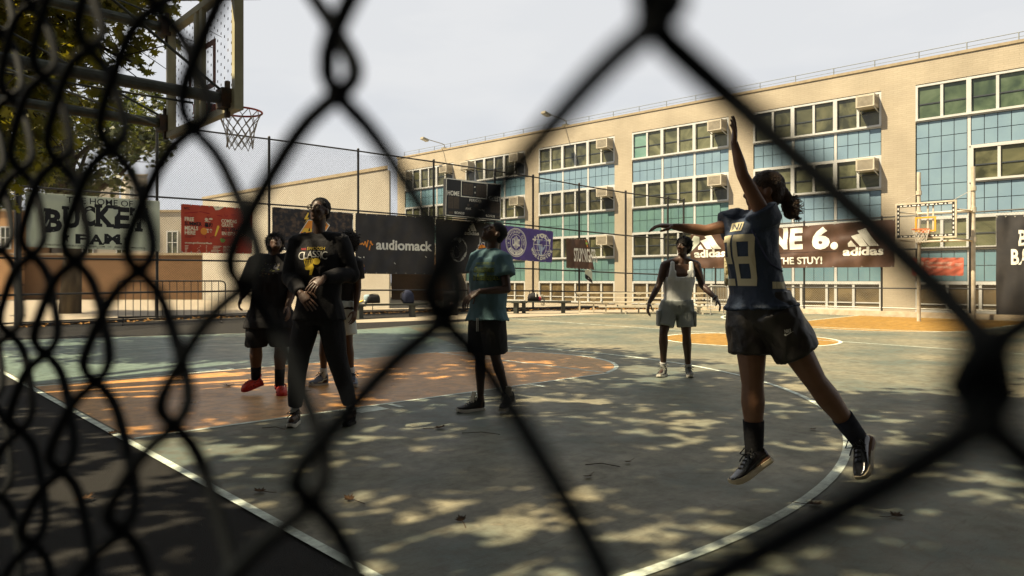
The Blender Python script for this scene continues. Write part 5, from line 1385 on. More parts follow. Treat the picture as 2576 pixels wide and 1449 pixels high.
def head(mb, c, f, u, s):
    """head of height 2s*... : c centre of the skull, f where the face looks, u crown"""
    f, u = V(f).normalized(), V(u); u = (u - f * u.dot(f)).normalized(); r = f.cross(u)
    c = V(c); k = s / .235                      # s: chin to crown
    def at(x, y, z): return c + (r * x + f * y + u * z) * k
    mb.ell(at(0, -.012, .028), r * .076 * k, f * .094 * k, u * .086 * k, 18)
    mb.ell(at(0, .022, -.02), r * .066 * k, f * .070 * k, u * .078 * k, 16)
    mb.ell(at(0, .042, -.070), r * .048 * k, f * .046 * k, u * .040 * k, 14)      # jaw and chin
    mb.ell(at(0, .073, -.092), r * .020 * k, f * .018 * k, u * .016 * k, 10)
    mb.ell(at(0, .072, .028), r * .056 * k, f * .018 * k, u * .014 * k, 10)       # brow
    for sx in (-1, 1):
        mb.ell(at(.040 * sx, .062, -.018), r * .022 * k, f * .020 * k, u * .018 * k, 10)  # cheek
        mb.ell(at(.077 * sx, -.008, -.004), r * .011 * k, f * .020 * k, u * .031 * k, 10)  # ear
    mb.cap(at(0, .088, .018), at(0, .108, -.022), .009 * k, .014 * k, 10)
    for sx in (-1, 1): mb.ell(at(.014 * sx, .100, -.026), r * .010 * k, f * .010 * k, u * .009 * k, 8)
    mb.ell(at(0, .090, -.050), r * .026 * k, f * .013 * k, u * .009 * k, 10); mb.ell(at(0, .087, -.064), r * .023 * k, f * .013 * k, u * .010 * k, 10)
    eyes = []
    for sx in (-1, 1):
        e = MB(); e.ell(at(.030 * sx, .079, .006), r * .013 * k, f * .009 * k, u * .0085 * k, 10); p = MB(); p.ell(at(.030 * sx, .0855, .006), r * .006 * k, f * .0045 * k, u * .0062 * k, 8)
        lid = MB(); lid.ell(at(.030 * sx, .078, .014), r * .016 * k, f * .012 * k, u * .006 * k, 8)
        br = MB(); br.tube([at(.014 * sx, .091, .026), at(.030 * sx, .092, .033), at(.048 * sx, .078, .028)], .004 * k, 6)
        eyes.append((e, p, lid, br))
    return at, k, eyes
def shoe(name, heel, toe, up, parent, m_up, m_sole, m_lace, high=.11, width=.048, label=None, ankle=None):
    h, t, u = V(heel), V(toe), V(up); d = (t - h); L_ = d.length; d.normalize(); u = (u - d * u.dot(d)).normalized(); s = d.cross(u)
    w = width * L_ / .29
    prof = [(.0, .62, .0), (.06, .85, 0), (.25, .80, 0), (.45, .88, 0), (.68, 1.08, 0), (.85, .98, .004), (.96, .70, .012), (1.0, .38, .02)]
    up_mb = MB()
    tops = [high * .82, high, high * .96, high * .80, high * .56, high * .44, high * .36, high * .24]
    rings = []
    for (x, ww, z), tp in zip(prof, tops):
        cz = .024 + z + (tp - .024) / 2; rings.append((h + d * L_ * x + u * cz, s * w * ww * .96, u * (tp - .024) / 2 * 1.12))
    up_mb.loft(rings, 18, power=2.4)
    if ankle is not None:
        a = V(ankle); c0 = h + d * L_ * .22 + u * high * .7
        up_mb.tube([c0, c0.lerp(a, .8)], [w * .86, w * .80], 16)
    v, f = mesh_arrays(remesh(up_mb, .006, 3))
    o = obj_from(name, [(v, f, 0)], [m_up], parent, label)
    sm = MB(); pts = []; n = len(prof)
    for lev, (zz, ex) in enumerate(((0, .98), (.012, 1.06), (.030, 1.04))):
        ring_ = [h + d * L_ * (x * 1.03 - .015) + s * w * ww * ex + u * (zz + z * (1 if lev else 1.2)) for x, ww, z in prof] + [h + d * L_ * (x * 1.03 - .015) - s * w * ww * ex + u * (zz + z * (1 if lev else 1.2)) for x, ww, z in prof[::-1]]
        pts.append(ring_)
    m = len(pts[0]); vs_ = [p for r_ in pts for p in r_]
    fs = [(i * m + k, i * m + (k + 1) % m, (i + 1) * m + (k + 1) % m, (i + 1) * m + k) for i in range(2) for k in range(m)] + [tuple(range(m))[::-1], tuple(2 * m + k for k in range(m))]
    sm.add(vs_, fs); build("sole", sm, m_sole, o)
    lm = MB()
    for k in range(5):
        x = .34 + k * .085; tp = np.interp(x, [q[0] for q in prof], tops) * 1.03; wd = w * (.62 - k * .03)
        c = h + d * L_ * x + u * tp; lm.tube([c - s * wd - u * .012, c - s * wd * .4 + u * .004, c + s * wd * .4 + u * .004, c + s * wd - u * .012], .0045, 6)
    q = h + d * L_ * .34 + u * (high * .97)
    for sg in (-1, 1): lm.tube([q, q + s * sg * .035 + u * .022 - d * .01, q + s * sg * .06 + d * .02, q + s * sg * .02 + d * .025, q], .0038, 6); lm.tube([q, q + s * sg * .03 + d * .03 - u * .01, q + s * sg * .05 + d * .05 - u * .03], .0036, 6)
    build("laces", lm, m_lace, o)
    return o
def skin(name, c): return mat(name, c, .48, .45, col2=tuple(x * .8 for x in c), nscale=9, ndetail=4, bump=.08, bscale=120)
def cloth(name, c, r=.85): return mat(name, c, r, .2, col2=tuple(x * .82 for x in c), nscale=3, bump=.25, bscale=90)
SK1 = skin("skin_dark_brown", (.085, .042, .024)); SK2 = skin("skin_deep_brown", (.065, .033, .02)); SK3 = skin("skin_brown", (.20, .10, .055))
HAIR = mat("black_hair", (.012, .010, .009), .65, .3, bump=1.0, bscale=130); HAIRB = mat("dark_brown_hair", (.035, .02, .012), .5, .4, col2=(.07, .04, .02), nscale=30, bump=1.0, bscale=160)
EYEW = flat("eye_white", (.6, .55, .48), .35); EYEK = flat("eye_dark", (.012, .008, .006), .2)
BK = cloth("black_cotton", (.014, .014, .016)); 
M_rub = flat("white_rubber", (.62, .60, .52), .6); M_rubk = flat("black_rubber", (.02, .02, .02), .6)

def person(label, J, st):
    """J: joints as (x, y, depth) seen from the camera; st: style"""
    j = {k: P(*v) for k, v in J.items()}
    root = thing("person", label, "person", (0, 0, 0), None)
    feet = [j[k] for k in ('toeL', 'toeR')]
    root.location = Vector(((feet[0].x + feet[1].x) / 2, (feet[0].y + feet[1].y) / 2, 0 if not st.get('air') else min(f.z for f in feet)))
    sc = st.get('sc', 1.0); fat = st.get('fat', 1.0)
    shL, shR, hipL, hipR, nk = j['shL'], j['shR'], j['hipL'], j['hipR'], j['neck']
    across = (shR - shL).normalized(); hac = (hipR - hipL).normalized()
    mid_h = (hipL + hipR) / 2; mid_s = (shL + shR) / 2
    spine = (mid_s - mid_h); SL = spine.length; sd = spine.normalized()
    fw = across.cross(sd).normalized()
    if fw.dot(V(st['face'][0] * RIGHT + st['face'][1] * FWD)) < 0: fw = -fw
    sw = (shR - shL).length / 2; hw = (hipR - hipL).length / 2
    # ---- body: one surface of skin
    b = MB()
    def trunk_rings(ease, top=True, hem=None, bottom=-.10):
        chest_d, waist_d = .112 * sc * fat, .100 * sc * fat
        lv = [(-.10, hac, hw + .085 * sc * fat, .105 * sc * fat), (.04, hac, hw + .088 * sc * fat, .118 * sc * fat), (.20, (hac + across) / 2, hw + .06 * sc * fat, waist_d * 1.02), (.40, (hac + across) / 2, (hw + sw) / 2 + .022 * sc * fat, waist_d),
              (.62, across, sw * .86 + .012 * sc, chest_d), (.80, across, sw * .93 + .008 * sc, chest_d), (.93, across, sw * .90, .085 * sc), (1.02, across, sw * .62, .068 * sc)]
        out = []
        for f_, ax, a, d_ in lv:
            if f_ < bottom: continue
            ax = ax.normalized(); bow = st.get('bow', 0.0) * math.sin(max(0, min(1, f_)) * math.pi)
            out.append((mid_h + spine * f_ + fw * (bow + (.012 if .5 < f_ < .9 else 0)), ax * (a + ease), (fw - ax * fw.dot(ax)).normalized() * (d_ + ease)))
        return out
    b.loft(trunk_rings(0), 22, power=2.3)
    hd = j['head']; look = V(st['look'][0] * RIGHT + st['look'][1] * FWD + st['look'][2] * UP).normalized()
    hu = V(st.get('crown', (0, 0, 1))[0] * RIGHT + st.get('crown', (0, 0, 1))[1] * FWD + st.get('crown', (0, 0, 1))[2] * UP)
    hs = st.get('head', .225)
    limb(b, [mid_s.lerp(nk, .3), nk, hd - fw * .01 * sc], [.066 * sc, .056 * sc, .056 * sc])
    for s_ in (-1, 1): b.cap(nk - sd * .015, (shL if s_ < 0 else shR) + sd * .012, .052 * sc, .050 * sc)
    at, hk, eyes = head(b, hd, look, hu, hs)
    ar = st.get('arm', 1.0) * sc; lr = st.get('leg', 1.0) * sc
    arms = {}
    for sd_ in ('L', 'R'):
        sh, el, wr = j['sh' + sd_], j['el' + sd_], j['wr' + sd_]
        limb(b, [sh, sh.lerp(el, .45), el], [.056 * ar, .050 * ar, .040 * ar]); limb(b, [el, el.lerp(wr, .35), wr], [.040 * ar, .040 * ar, .025 * ar])
        hp_, kn, an = j['hip' + sd_], j['kn' + sd_], j['an' + sd_]
        limb(b, [hp_, hp_.lerp(kn, .5), kn], [.090 * lr, .078 * lr, .056 * lr])
        kd = (an - kn); cb = kn + kd * .30 - V(st.get('calf', (0, 0)) [0] * RIGHT + st.get('calf', (0, 0))[1] * FWD) * .012
        limb(b, [kn, cb, kn + kd * .62, an], [.054 * lr, .060 * lr, .046 * lr, .036 * lr])
        hl = j.get('heel' + sd_); tt = j['toe' + sd_]
        if hl is not None: limb(b, [an, hl.lerp(tt, .15) + UP * .04, hl.lerp(tt, .8) + UP * .03], [.036 * sc, .036 * sc, .026 * sc])
    pieces = []
    v, f = mesh_arrays(remesh(b, .0075, 4)); pieces.append((v, f, 0))
    for sd_ in ('L', 'R'):
        hv, hf = hand(j['wr' + sd_], j['tip' + sd_], V(st['palm' + sd_][0] * RIGHT + st['palm' + sd_][1] * FWD + st['palm' + sd_][2] * UP), V(st['thumb' + sd_][0] * RIGHT + st['thumb' + sd_][1] * FWD + st['thumb' + sd_][2] * UP), st.get('hand', .18), st.get('curl' + sd_, .45))
        pieces.append((hv, hf, 0))
    for e, p, lid, br in eyes: pieces += [(e.v, e.f, 1), (p.v, p.f, 2), (lid.v, lid.f, 0), (br.v, br.f, 2)]
    obj_from("body", pieces, [st['skin'], EYEW, EYEK], root)
    # ---- hair
    hm = MB(); r_, f_, u_ = [(at(*q) - at(0, 0, 0)) / hk for q in ((1, 0, 0), (0, 1, 0), (0, 0, 1))]
    hair = st.get('hair', 'short')
    if hair == 'cap':
        hm.ell(at(0, -.02, .045), r_ * .086 * hk, f_ * .094 * hk, u_ * .080 * hk, 18); hm.ell(at(0, -.055, .0), r_ * .074 * hk, f_ * .05 * hk, u_ * .07 * hk, 14)
        v, f = mesh_arrays(remesh(hm, .006, 3))
    else:
        vol = {'short': 1.0, 'curly': 1.14, 'afro': 1.42, 'pony': 1.02}[hair]
        hm.ell(at(0, -.022, .045), r_ * .083 * vol * hk, f_ * .092 * vol * hk, u_ * .082 * vol * hk, 20)
        hm.ell(at(0, -.058, .0), r_ * .072 * vol * hk, f_ * .052 * vol * hk, u_ * .078 * vol * hk, 16)
        if hair == 'pony':
            bn_ = j['bun']; hm.cap(at(0, -.10, .02), bn_, .026 * hk, .04 * hk)
            hm.ell(bn_, RIGHT * .048, FWD * .045, UP * .044, 14); hm.ell(bn_ + RIGHT * .006 - UP * .032, RIGHT * .042, FWD * .04, UP * .036, 12)
        v, f = mesh_arrays(remesh(hm, .006, 2))
        v = wrinkle(v, f, .006 * (1.8 if hair in ('curly', 'afro') else .6), 55 if hair != 'pony' else 38, 3.1, 1.0)
    obj_from("hair" if hair != 'cap' else "headwrap", [(v, f, 0)], [st.get('hairm', HAIR)], root)
    if hair in ('afro', 'curly', 'pony'):
        rnd = random.Random(9); cu = MB(); vv = np.array(v); cen = vv.mean(0)
        src = vv if hair != 'pony' else vv[np.linalg.norm(vv - np.array(j['bun'] + RIGHT * .05), axis=1) < .075]
        for _ in range(150 if hair != 'pony' else 70):
            p = V(src[rnd.randrange(len(src))]); o_ = (p - V(cen)).normalized() if hair != 'pony' else (p - j['bun'] + RIGHT * .05).normalized()
            ln = .016 if hair == 'curly' else (.026 if hair == 'afro' else .022); q = V((rnd.gauss(0, 1), rnd.gauss(0, 1), rnd.gauss(0, 1))) * ln * .4
            cu.tube([p, p + o_ * ln * .5 + q, p + o_ * ln - q * .5], [.0035, .003, .0015], 4, cap=False)
        build("curls" if hair != 'pony' else "loose_strands", cu, st.get('hairm', HAIR), root)
    return root, j, dict(rings=trunk_rings, mid_h=mid_h, mid_s=mid_s, spine=spine, fw=fw, across=across, hac=hac, sw=sw, hw=hw, sc=sc, fat=fat, at=at, hk=hk, r=r_, f=f_, u=u_, sd=sd, lr=lr, ar=ar)

def top_garment(name, root, j, B, m, ease=.02, hem=-.12, sleeve_t=.62, sleeve_r=(.078, .075), neck_r=.075, long_=False, label=None, amp=.006, seed=1.0, flare=.02, neck_drop=.02, vox=.0085, tank=False, short={}):
    g = MB(); sc = B['sc']
    rings = B['rings'](ease); mh, sp_, fw = B['mid_h'], B['spine'], B['fw']
    body = [r_ for r_ in rings if True]
    r0 = rings[1]
    hemring = (mh + sp_ * hem, r0[1] * (1 + flare * 4), r0[2] * (1 + flare * 3)); midr = (mh + sp_ * (hem * .35), r0[1] * (1 + flare * 2), r0[2] * (1 + flare * 2))
    body = [hemring, midr] + rings[2:]
    if tank:
        body = [hemring, midr] + rings[2:5]
        q4, q5 = rings[4], rings[5]; body.append((q4[0].lerp(q5[0], .55), q4[1] * .97, q4[2]))
        g.loft(body, 24, power=2.3)
        for s_ in (-1, 1):
            for fo, ti in ((.74, .60), (.52, .56), (.34, .52)):
                c = B['mid_s'] + B['across'] * s_ * B['sw'] * ti; base = mh + sp_ * (.70 if fo > .4 else .66) + B['across'] * s_ * B['sw'] * fo
                for sg in (1, -1):
                    top = c + B['sd'] * .050; k_ = .3 if fo < .4 else 1.0
                    mid_ = base.lerp(c, .62) + fw * sg * .096 * sc
                    g.tube([base + fw * sg * .108 * sc, mid_] if fo < .4 and sg > 0 else [base + fw * sg * .108 * sc, mid_, c + fw * sg * .062 * sc + B['sd'] * .03, top], .020, 10)
    else:
        g.loft(body, 24, power=2.3)
        nk = j['neck']
        g.tube([B['mid_s'] - B['sd'] * .05, nk - B['sd'] * neck_drop], [neck_r * 1.35, neck_r], 18)
        for s_ in ('L', 'R'):
            sh, el, wr = j['sh' + s_], j['el' + s_], j['wr' + s_]
            g.cap(nk - B['sd'] * .04, sh + B['sd'] * .0, .058 * sc + ease * .5, sleeve_r[0] * .88)
            a = sh + (B['mid_s'] - sh) * .25
            if long_: g.tube([a, sh, sh.lerp(el, .5), el, el.lerp(wr, .5), wr.lerp(el, .04)], [sleeve_r[0] * 1.02, sleeve_r[0], sleeve_r[0] * .98, sleeve_r[1], sleeve_r[1] * .85, sleeve_r[1] * .55], 18); g.ell(el, RIGHT * sleeve_r[1], FWD * sleeve_r[1], UP * sleeve_r[1], 14)
            else: g.tube([a, sh, sh.lerp(el, short.get(s_, sleeve_t) * .6), sh.lerp(el, short.get(s_, sleeve_t))], [sleeve_r[0] * .95, sleeve_r[0], (sleeve_r[0] + sleeve_r[1]) / 2, sleeve_r[1]], 18)
    v, f = mesh_arrays(remesh(g, vox, 5)); v = wrinkle(v, f, amp, 7.5, seed)
    return obj_from(name, [(v, f, 0)], [m], root, label), (v, f)
def bottoms(name, root, j, B, m, t=.8, ease=.025, leg_r=(.115, .105), waist=.10, long_=False, label=None, amp=.005, seed=4.0, vox=.0085):
    g = MB(); rings = B['rings'](ease); mh, sp_ = B['mid_h'], B['spine']; r0 = rings[1]; rb = rings[0]
    g.loft([(mh - sp_ * .16, r0[1] * .86, r0[2] * .8), (mh - sp_ * .06, rb[1], rb[2]), (mh + sp_ * .04, r0[1], r0[2]), (mh + sp_ * waist * 1.6, r0[1] * .93, r0[2] * .92)], 22, power=2.3)
    for s_ in ('L', 'R'):
        hp_, kn, an = j['hip' + s_], j['kn' + s_], j['an' + s_]
        if long_:
            g.tube([hp_, hp_.lerp(kn, .5), kn, kn.lerp(an, .4), kn.lerp(an, .8), kn.lerp(an, .97)], [leg_r[0], leg_r[0] * .92, leg_r[1] * .86, leg_r[1] * .78, leg_r[1] * .62, leg_r[1] * .55], 18)
            g.ell(kn, RIGHT * leg_r[1] * .86, FWD * leg_r[1] * .86, UP * leg_r[1] * .86, 14)
        else:
            q = hp_.lerp(kn, t) if t <= 1 else kn.lerp(an, t - 1); pts = [hp_, hp_.lerp(kn, .5), q] if t <= 1 else [hp_, hp_.lerp(kn, .5), kn, q]
            rr_ = [leg_r[0], (leg_r[0] + leg_r[1]) / 2, leg_r[1]] if t <= 1 else [leg_r[0], (leg_r[0] + leg_r[1]) / 2, leg_r[1], leg_r[1]]
            g.tube(pts, rr_, 20)
    v, f = mesh_arrays(remesh(g, vox, 5)); v = wrinkle(v, f, amp, 8, seed)
    return obj_from(name, [(v, f, 0)], [m], root, label), (v, f)
from mathutils.bvhtree import BVHTree
def print_on(name, shell, c, right, up, w, h, art, mats, parent, fwd, off=.004):
    """lay flat print on a garment: c is the middle of the print area"""
    bvh = BVHTree.FromPolygons([V(p) for p in shell[0]], shell[1]); fwd = V(fwd).normalized()
    def fn(p):
        q = V(c) + V(right) * (p[0] - .5) * w + V(up) * (p[1] - .5) * h
        hitp = bvh.ray_cast(q + fwd * .5, -fwd)
        base = hitp[0] if hitp[0] else q
        return base + fwd * (off + .0008 * (p[2] if len(p) > 2 else 0))
    return build_art(name, art, mats, fn, parent, .03)
def sock(root, j, s_, m, top=.75, r=.046):
    kn, an = j['kn' + s_], j['an' + s_]; a = kn.lerp(an, top); d = (an - kn).normalized(); mb = MB()
    mb.tube([a, a.lerp(an, .5), an, an + d * .05], [r * 1.06, r, r * .92, r * .95], 16); build("sock", mb, m, root, True)

# --- 1 tall player with glasses
Z = 6.1
J = dict(head=(803, 531, Z - .02), neck=(801, 592, Z), shL=(749, 611, Z + .02), shR=(856, 607, Z), hipL=(777, 787, Z), hipR=(829, 787, Z), elL=(733, 700, Z - .04), wrL=(757, 738, Z - .30), tipL=(786, 775, Z - .36),
         elR=(882, 690, Z - .02), wrR=(815, 699, Z - .27), tipR=(785, 722, Z - .34), knL=(752, 896, Z - .02), knR=(846, 893, Z), anL=(742, 1026, Z + .02), anR=(881, 1019, Z + .02), toeL=(729, 1069, Z - .16), heelL=(748, 1056, Z + .06), toeR=(867, 1063, Z - .12), heelR=(890, 1050, Z + .06))
st = dict(face=(-.15, -1), look=(-.28, -1, .22), head=.225, skin=SK2, hair='short', palmL=(.3, .5, -.6), thumbL=(.7, -.2, .6), palmR=(.2, .8, -.4), thumbR=(-.3, -.3, .9), curlL=.35, curlR=.4, hand=.195, arm=.95, leg=.93)
root, j, B = person("tall player in glasses and a black sweatshirt with yellow print, looking up", J, st)
o, sh = top_garment("sweatshirt", root, j, B, BK, .032, -.10, long_=True, sleeve_r=(.082, .078), neck_r=.078, seed=2.2)
bottoms("trousers", root, j, B, cloth("charcoal_jersey", (.02, .02, .022)), long_=True, leg_r=(.112, .10), seed=5)
A = Art()
def g1(x, y): return ((x - 735) / 310, (885 - y) / 300)
def tb(A, s_, x0, y0, x1, y1, m, off=0.0): a0, b1 = g1(x0, y0); a1, b0 = g1(x1, y1); A.text(s_, a0, b0, a1, b1, m, off)
tb(A, "SWOOSH", 834, 602, 1008, 632, 0); tb(A, "NIKE", 772, 612, 824, 632, 2, .02)
for ch, x0, x1, y0, y1 in (("C", 752, 812, 648, 728), ("L", 806, 850, 650, 716), ("A", 846, 896, 640, 706), ("S", 896, 932, 640, 704), ("S", 932, 968, 640, 704), ("I", 972, 984, 646, 712), ("C", 984, 1036, 644, 724)): tb(A, ch, x0, y0, x1, y1, 1)
a, b = g1(934, 742); A.ellring(a, b, .12, .105, 0)
a, b = g1(860, 722); A.ellring(a, b, .15, .035, 0, .2)
for k in range(6):
    A.line([g1(812 + k * 20, 724), g1(838 + k * 10, 800)], .006, .006, 0); A.line([g1(912 - k * 20, 724), g1(880 - k * 10, 800)], .006, .006, 0)
A.poly([g1(*p) for p in ((838, 800), (900, 760), (912, 800), (886, 876), (862, 872), (872, 830))], 0, 2)
A.poly([g1(*p) for p in ((820, 800), (850, 800), (862, 826), (830, 824))], 0, 2)
cc = P(*r1(890, 735), Z); print_on("chest_print", sh, cc, RIGHT, UP, 310 * .2546 / F * Z, 300 * .2546 / F * Z, A, [flat("print_mustard", (.50, .36, .03)), flat("print_silver", (.45, .45, .42)), K_dred], root, -FWD)
M_shk = flat("black_suede", (.016, .016, .018), .7); M_lk = flat("black_lace", (.02, .02, .02), .8); M_sw = cloth("white_cotton", (.55, .56, .54))
shoe("shoe", j['heelL'] * 1.0 - UP * (j['heelL'].z), Vector((j['toeL'].x, j['toeL'].y, 0)), UP, root, M_shk, M_rub, M_lk, ankle=j['anL'])
shoe("shoe", Vector((j['heelR'].x, j['heelR'].y, 0)), Vector((j['toeR'].x, j['toeR'].y, 0)), UP, root, M_shk, M_rubk, M_lk, ankle=j['anR'])
sock(root, j, 'L', M_sw, .93, .04); sock(root, j, 'R', M_sw, .90, .042)
mb = MB(); at, k = B['at'], B['hk']
for sx in (-1, 1):
    c = at(.032 * sx, .104, .006); mb.tube([c + (B['r'] * math.cos(a) * .026 + B['u'] * math.sin(a) * .022) * k for a in np.linspace(0, 2 * math.pi, 20, endpoint=False)], .0026, 6, closed=True)
    mb.tube([at(.058 * sx, .100, .012), at(.080 * sx, .05, .012), at(.080 * sx, -.01, .006)], .0028, 6)
mb.tube([at(-.008, .107, .010), at(.008, .107, .010)], .0024, 6); gl_ = build("glasses", mb, flat("glasses_frame", (.05, .045, .04), .25), root)
mb = MB()
for sx in (-1, 1): c = at(.032 * sx, .1035, .006); mb.add([c + (B['r'] * math.cos(a) * .0245 + B['u'] * math.sin(a) * .0205) * k for a in np.linspace(0, 2 * math.pi, 18, endpoint=False)], [tuple(range(18))])
M_lensg = bpy.data.materials.new("spectacle_lens"); M_lensg.use_nodes = True; t_ = M_lensg.node_tree; gg = t_.nodes.new('ShaderNodeBsdfGlossy'); gg.inputs['Roughness'].default_value = .05; gg.inputs['Color'].default_value = (.6, .65, .8, 1); tt = t_.nodes.new('ShaderNodeBsdfTransparent'); mm = t_.nodes.new('ShaderNodeMixShader'); mm.inputs[0].default_value = .3
tcx = t_.nodes.new('ShaderNodeTexCoord'); nn_ = t_.nodes.new('ShaderNodeTexNoise'); nn_.inputs['Scale'].default_value = 60; mr_ = t_.nodes.new('ShaderNodeMapRange'); mr_.inputs[3].default_value = .15; mr_.inputs[4].default_value = .4; t_.links.new(tcx.outputs['Object'], nn_.inputs[0]); t_.links.new(nn_.outputs[0], mr_.inputs[0]); t_.links.new(mr_.outputs[0], mm.inputs[0])
t_.links.new(tt.outputs[0], mm.inputs[1]); t_.links.new(gg.outputs[0], mm.inputs[2]); t_.links.new(mm.outputs[0], t_.nodes['Material Output'].inputs[0])
build("lens", mb, M_lensg, gl_)

# --- 2 player in red clogs
Z = 7.8
J = dict(head=(693, 613, Z - .03), neck=(690, 645, Z), shL=(647, 659, Z + .02), shR=(730, 656, Z), hipL=(657, 802, Z), hipR=(702, 802, Z), elL=(622, 722, Z + .03), wrL=(608, 748, Z - .12), tipL=(597, 776, Z - .18),
         elR=(737, 724, Z - .03), wrR=(724, 772, Z - .16), tipR=(728, 800, Z - .22), knL=(644, 868, Z - .06), knR=(706, 868, Z - .02), anL=(644, 958, Z), anR=(703, 967, Z), toeL=(610, 985, Z - .16), heelL=(660, 966, Z + .02), toeR=(711, 997, Z - .22), heelR=(704, 985, Z + .05))
st = dict(face=(.1, -1), look=(.38, -.8, .62), crown=(-.25, .6, .8), head=.225, skin=SK1, hair='curly', fat=1.42, sc=1.0, palmL=(.8, .2, -.1), thumbL=(.2, -1, .2), palmR=(-.8, .1, 0), thumbR=(-.3, -1, 0), curlL=.7, curlR=.5, arm=1.15, leg=1.15)
root, j, B = person("stocky player in black with red clogs and tall black socks, looking up to the right", J, st)
o, sh = top_garment("t_shirt", root, j, B, BK, .03, -.16, sleeve_t=.98, sleeve_r=(.10, .098), neck_r=.082, seed=7)
bottoms("shorts", root, j, B, cloth("black_jersey", (.013, .013, .015)), t=1.02, leg_r=(.15, .115), seed=9)
rnd = random.Random(4); A = Art()
for k in range(34):
    x, y = rnd.uniform(.05, .95), rnd.uniform(.15, .95); A.ellring(x, y, rnd.uniform(.02, .07), rnd.uniform(.02, .06), rnd.choice((0, 1, 2)), None, 1 + k % 3, 7)
A.text("Go", .72, .62, .92, .80, 3, .01, 5); A.line([(.75, .6), (.76, .95)], .01, .01, 3, 4); A.line([(.90, .6), (.92, .95)], .01, .01, 3, 4)
print_on("chest_print", sh, P(*r1(460, 830), Z), RIGHT, UP, 215 * .2546 / F * Z, 160 * .2546 / F * Z, A, [flat("print_olive", (.10, .10, .03)), flat("print_dim_brown", (.12, .06, .03)), flat("print_dim_grey", (.07, .07, .07)), flat("print_dim_white", (.2, .2, .22))], root, -FWD)
M_clog = flat("red_foam_clog", (.50, .035, .02), .45)
def clog(heel, toe, up, dx=0):
    h, t, u = V(heel), V(toe), V(up); d = (t - h); L_ = d.length; d.normalize(); u = (u - d * u.dot(d)).normalized(); s = d.cross(u); g = MB()
    g.loft([(h + d * L_ * x + u * hh * .5, s * w, u * hh * .5) for x, w, hh in ((0, .030, .055), (.06, .042, .065), (.2, .044, .06), (.38, .046, .075), (.5, .050, .095), (.68, .055, .085), (.85, .052, .066), (.96, .036, .046), (1.0, .018, .032))], 18, power=2.6)
    v, f = mesh_arrays(remesh(g, .006, 2)); o = obj_from("clog", [(v, f, 0)], [M_clog], root)
    sm = MB(); pr = ((-.01, .03), (.05, .044), (.25, .043), (.5, .05), (.7, .057), (.87, .053), (.98, .036), (1.02, .018)); vs_ = []
    for zz in (-.004, .02): vs_ += [h + d * L_ * x + s * w + u * zz for x, w in pr] + [h + d * L_ * x - s * w + u * zz for x, w in pr[::-1]]
    n = 16; sm.add(vs_, [(k, (k + 1) % n, n + (k + 1) % n, n + k) for k in range(n)] + [tuple(range(n))[::-1], tuple(n + k for k in range(n))]); build("sole", sm, flat("red_foam_sole", (.36, .02, .015), .6), o)
    sb_ = MB(); sb_.tube([h + d * L_ * .42 - s * .05 + u * .06, h + d * L_ * .2 - s * .056 + u * .09, h + d * L_ * -.02 + u * .105, h + d * L_ * .2 + s * .056 + u * .09, h + d * L_ * .42 + s * .05 + u * .06], .009, 8); build("heel_strap", sb_, M_clog, o)
    hm = MB()
    for x, y, z in ((.66, 0, .086), (.66, .024, .08), (.66, -.024, .08), (.76, .012, .079), (.76, -.014, .079), (.56, .02, .094), (.56, -.02, .094), (.85, 0, .068)): c = h + d * L_ * x + s * y + u * z; hm.tube([c - u * .002, c + u * .0025], .0055, 8)
    for sg in (-1, 1):
        for x in (.55, .68, .8): c = h + d * L_ * x + s * sg * .054 + u * .035; hm.tube([c - s * sg * .002, c + s * sg * .002], .0065, 8)
    build("vent_hole", hm, K_black, o)
clog(j['heelL'] - UP * .0, j['toeL'] + UP * .0, UP + RIGHT * .1); clog(Vector((j['heelR'].x, j['heelR'].y, .004)), Vector((j['toeR'].x, j['toeR'].y, .004)), UP)
for s_ in 'LR': sock(root, j, s_, cloth("black_sock", (.012, .012, .013)), .60, .052)

# --- 3 player in white shorts standing behind
Z = 8.35
J = dict(head=(873, 613, Z), neck=(868, 645, Z), shL=(836, 660, Z + .08), shR=(897, 661, Z - .08), hipL=(834, 776, Z + .03), hipR=(868, 776, Z - .03), elL=(826, 722, Z + .05), wrL=(836, 765, Z - .1), tipL=(838, 800, Z - .15),
         elR=(901, 726, Z - .06), wrR=(894, 782, Z - .12), tipR=(887, 818, Z - .16), knL=(814, 868, Z), knR=(877, 866, Z - .02), anL=(814, 940, Z + .03), anR=(884, 938, Z + .02), toeL=(777, 970, Z - .07), heelL=(825, 964, Z + .06), toeR=(892, 972, Z - .20), heelR=(886, 962, Z + .05))
st = dict(face=(-.4, -1), look=(-.5, -.8, .25), head=.22, skin=SK2, hair='afro', palmL=(.3, .5, 0), thumbL=(.5, -.5, 0), palmR=(-.7, .4, 0), thumbR=(-.6, -.7, 0), curlR=.45, hand=.18, arm=.92, leg=.88)
root, j, B = person("bushy haired player in black shirt and white shorts, half hidden behind the tall player", J, st)
top_garment("t_shirt", root, j, B, BK, .022, -.02, sleeve_t=.62, sleeve_r=(.078, .082), seed=3)
bottoms("shorts", root, j, B, cloth("white_jersey", (.50, .56, .54)), t=.72, leg_r=(.112, .108), seed=6)
M_hi = flat("white_leather", (.55, .55, .42), .5)
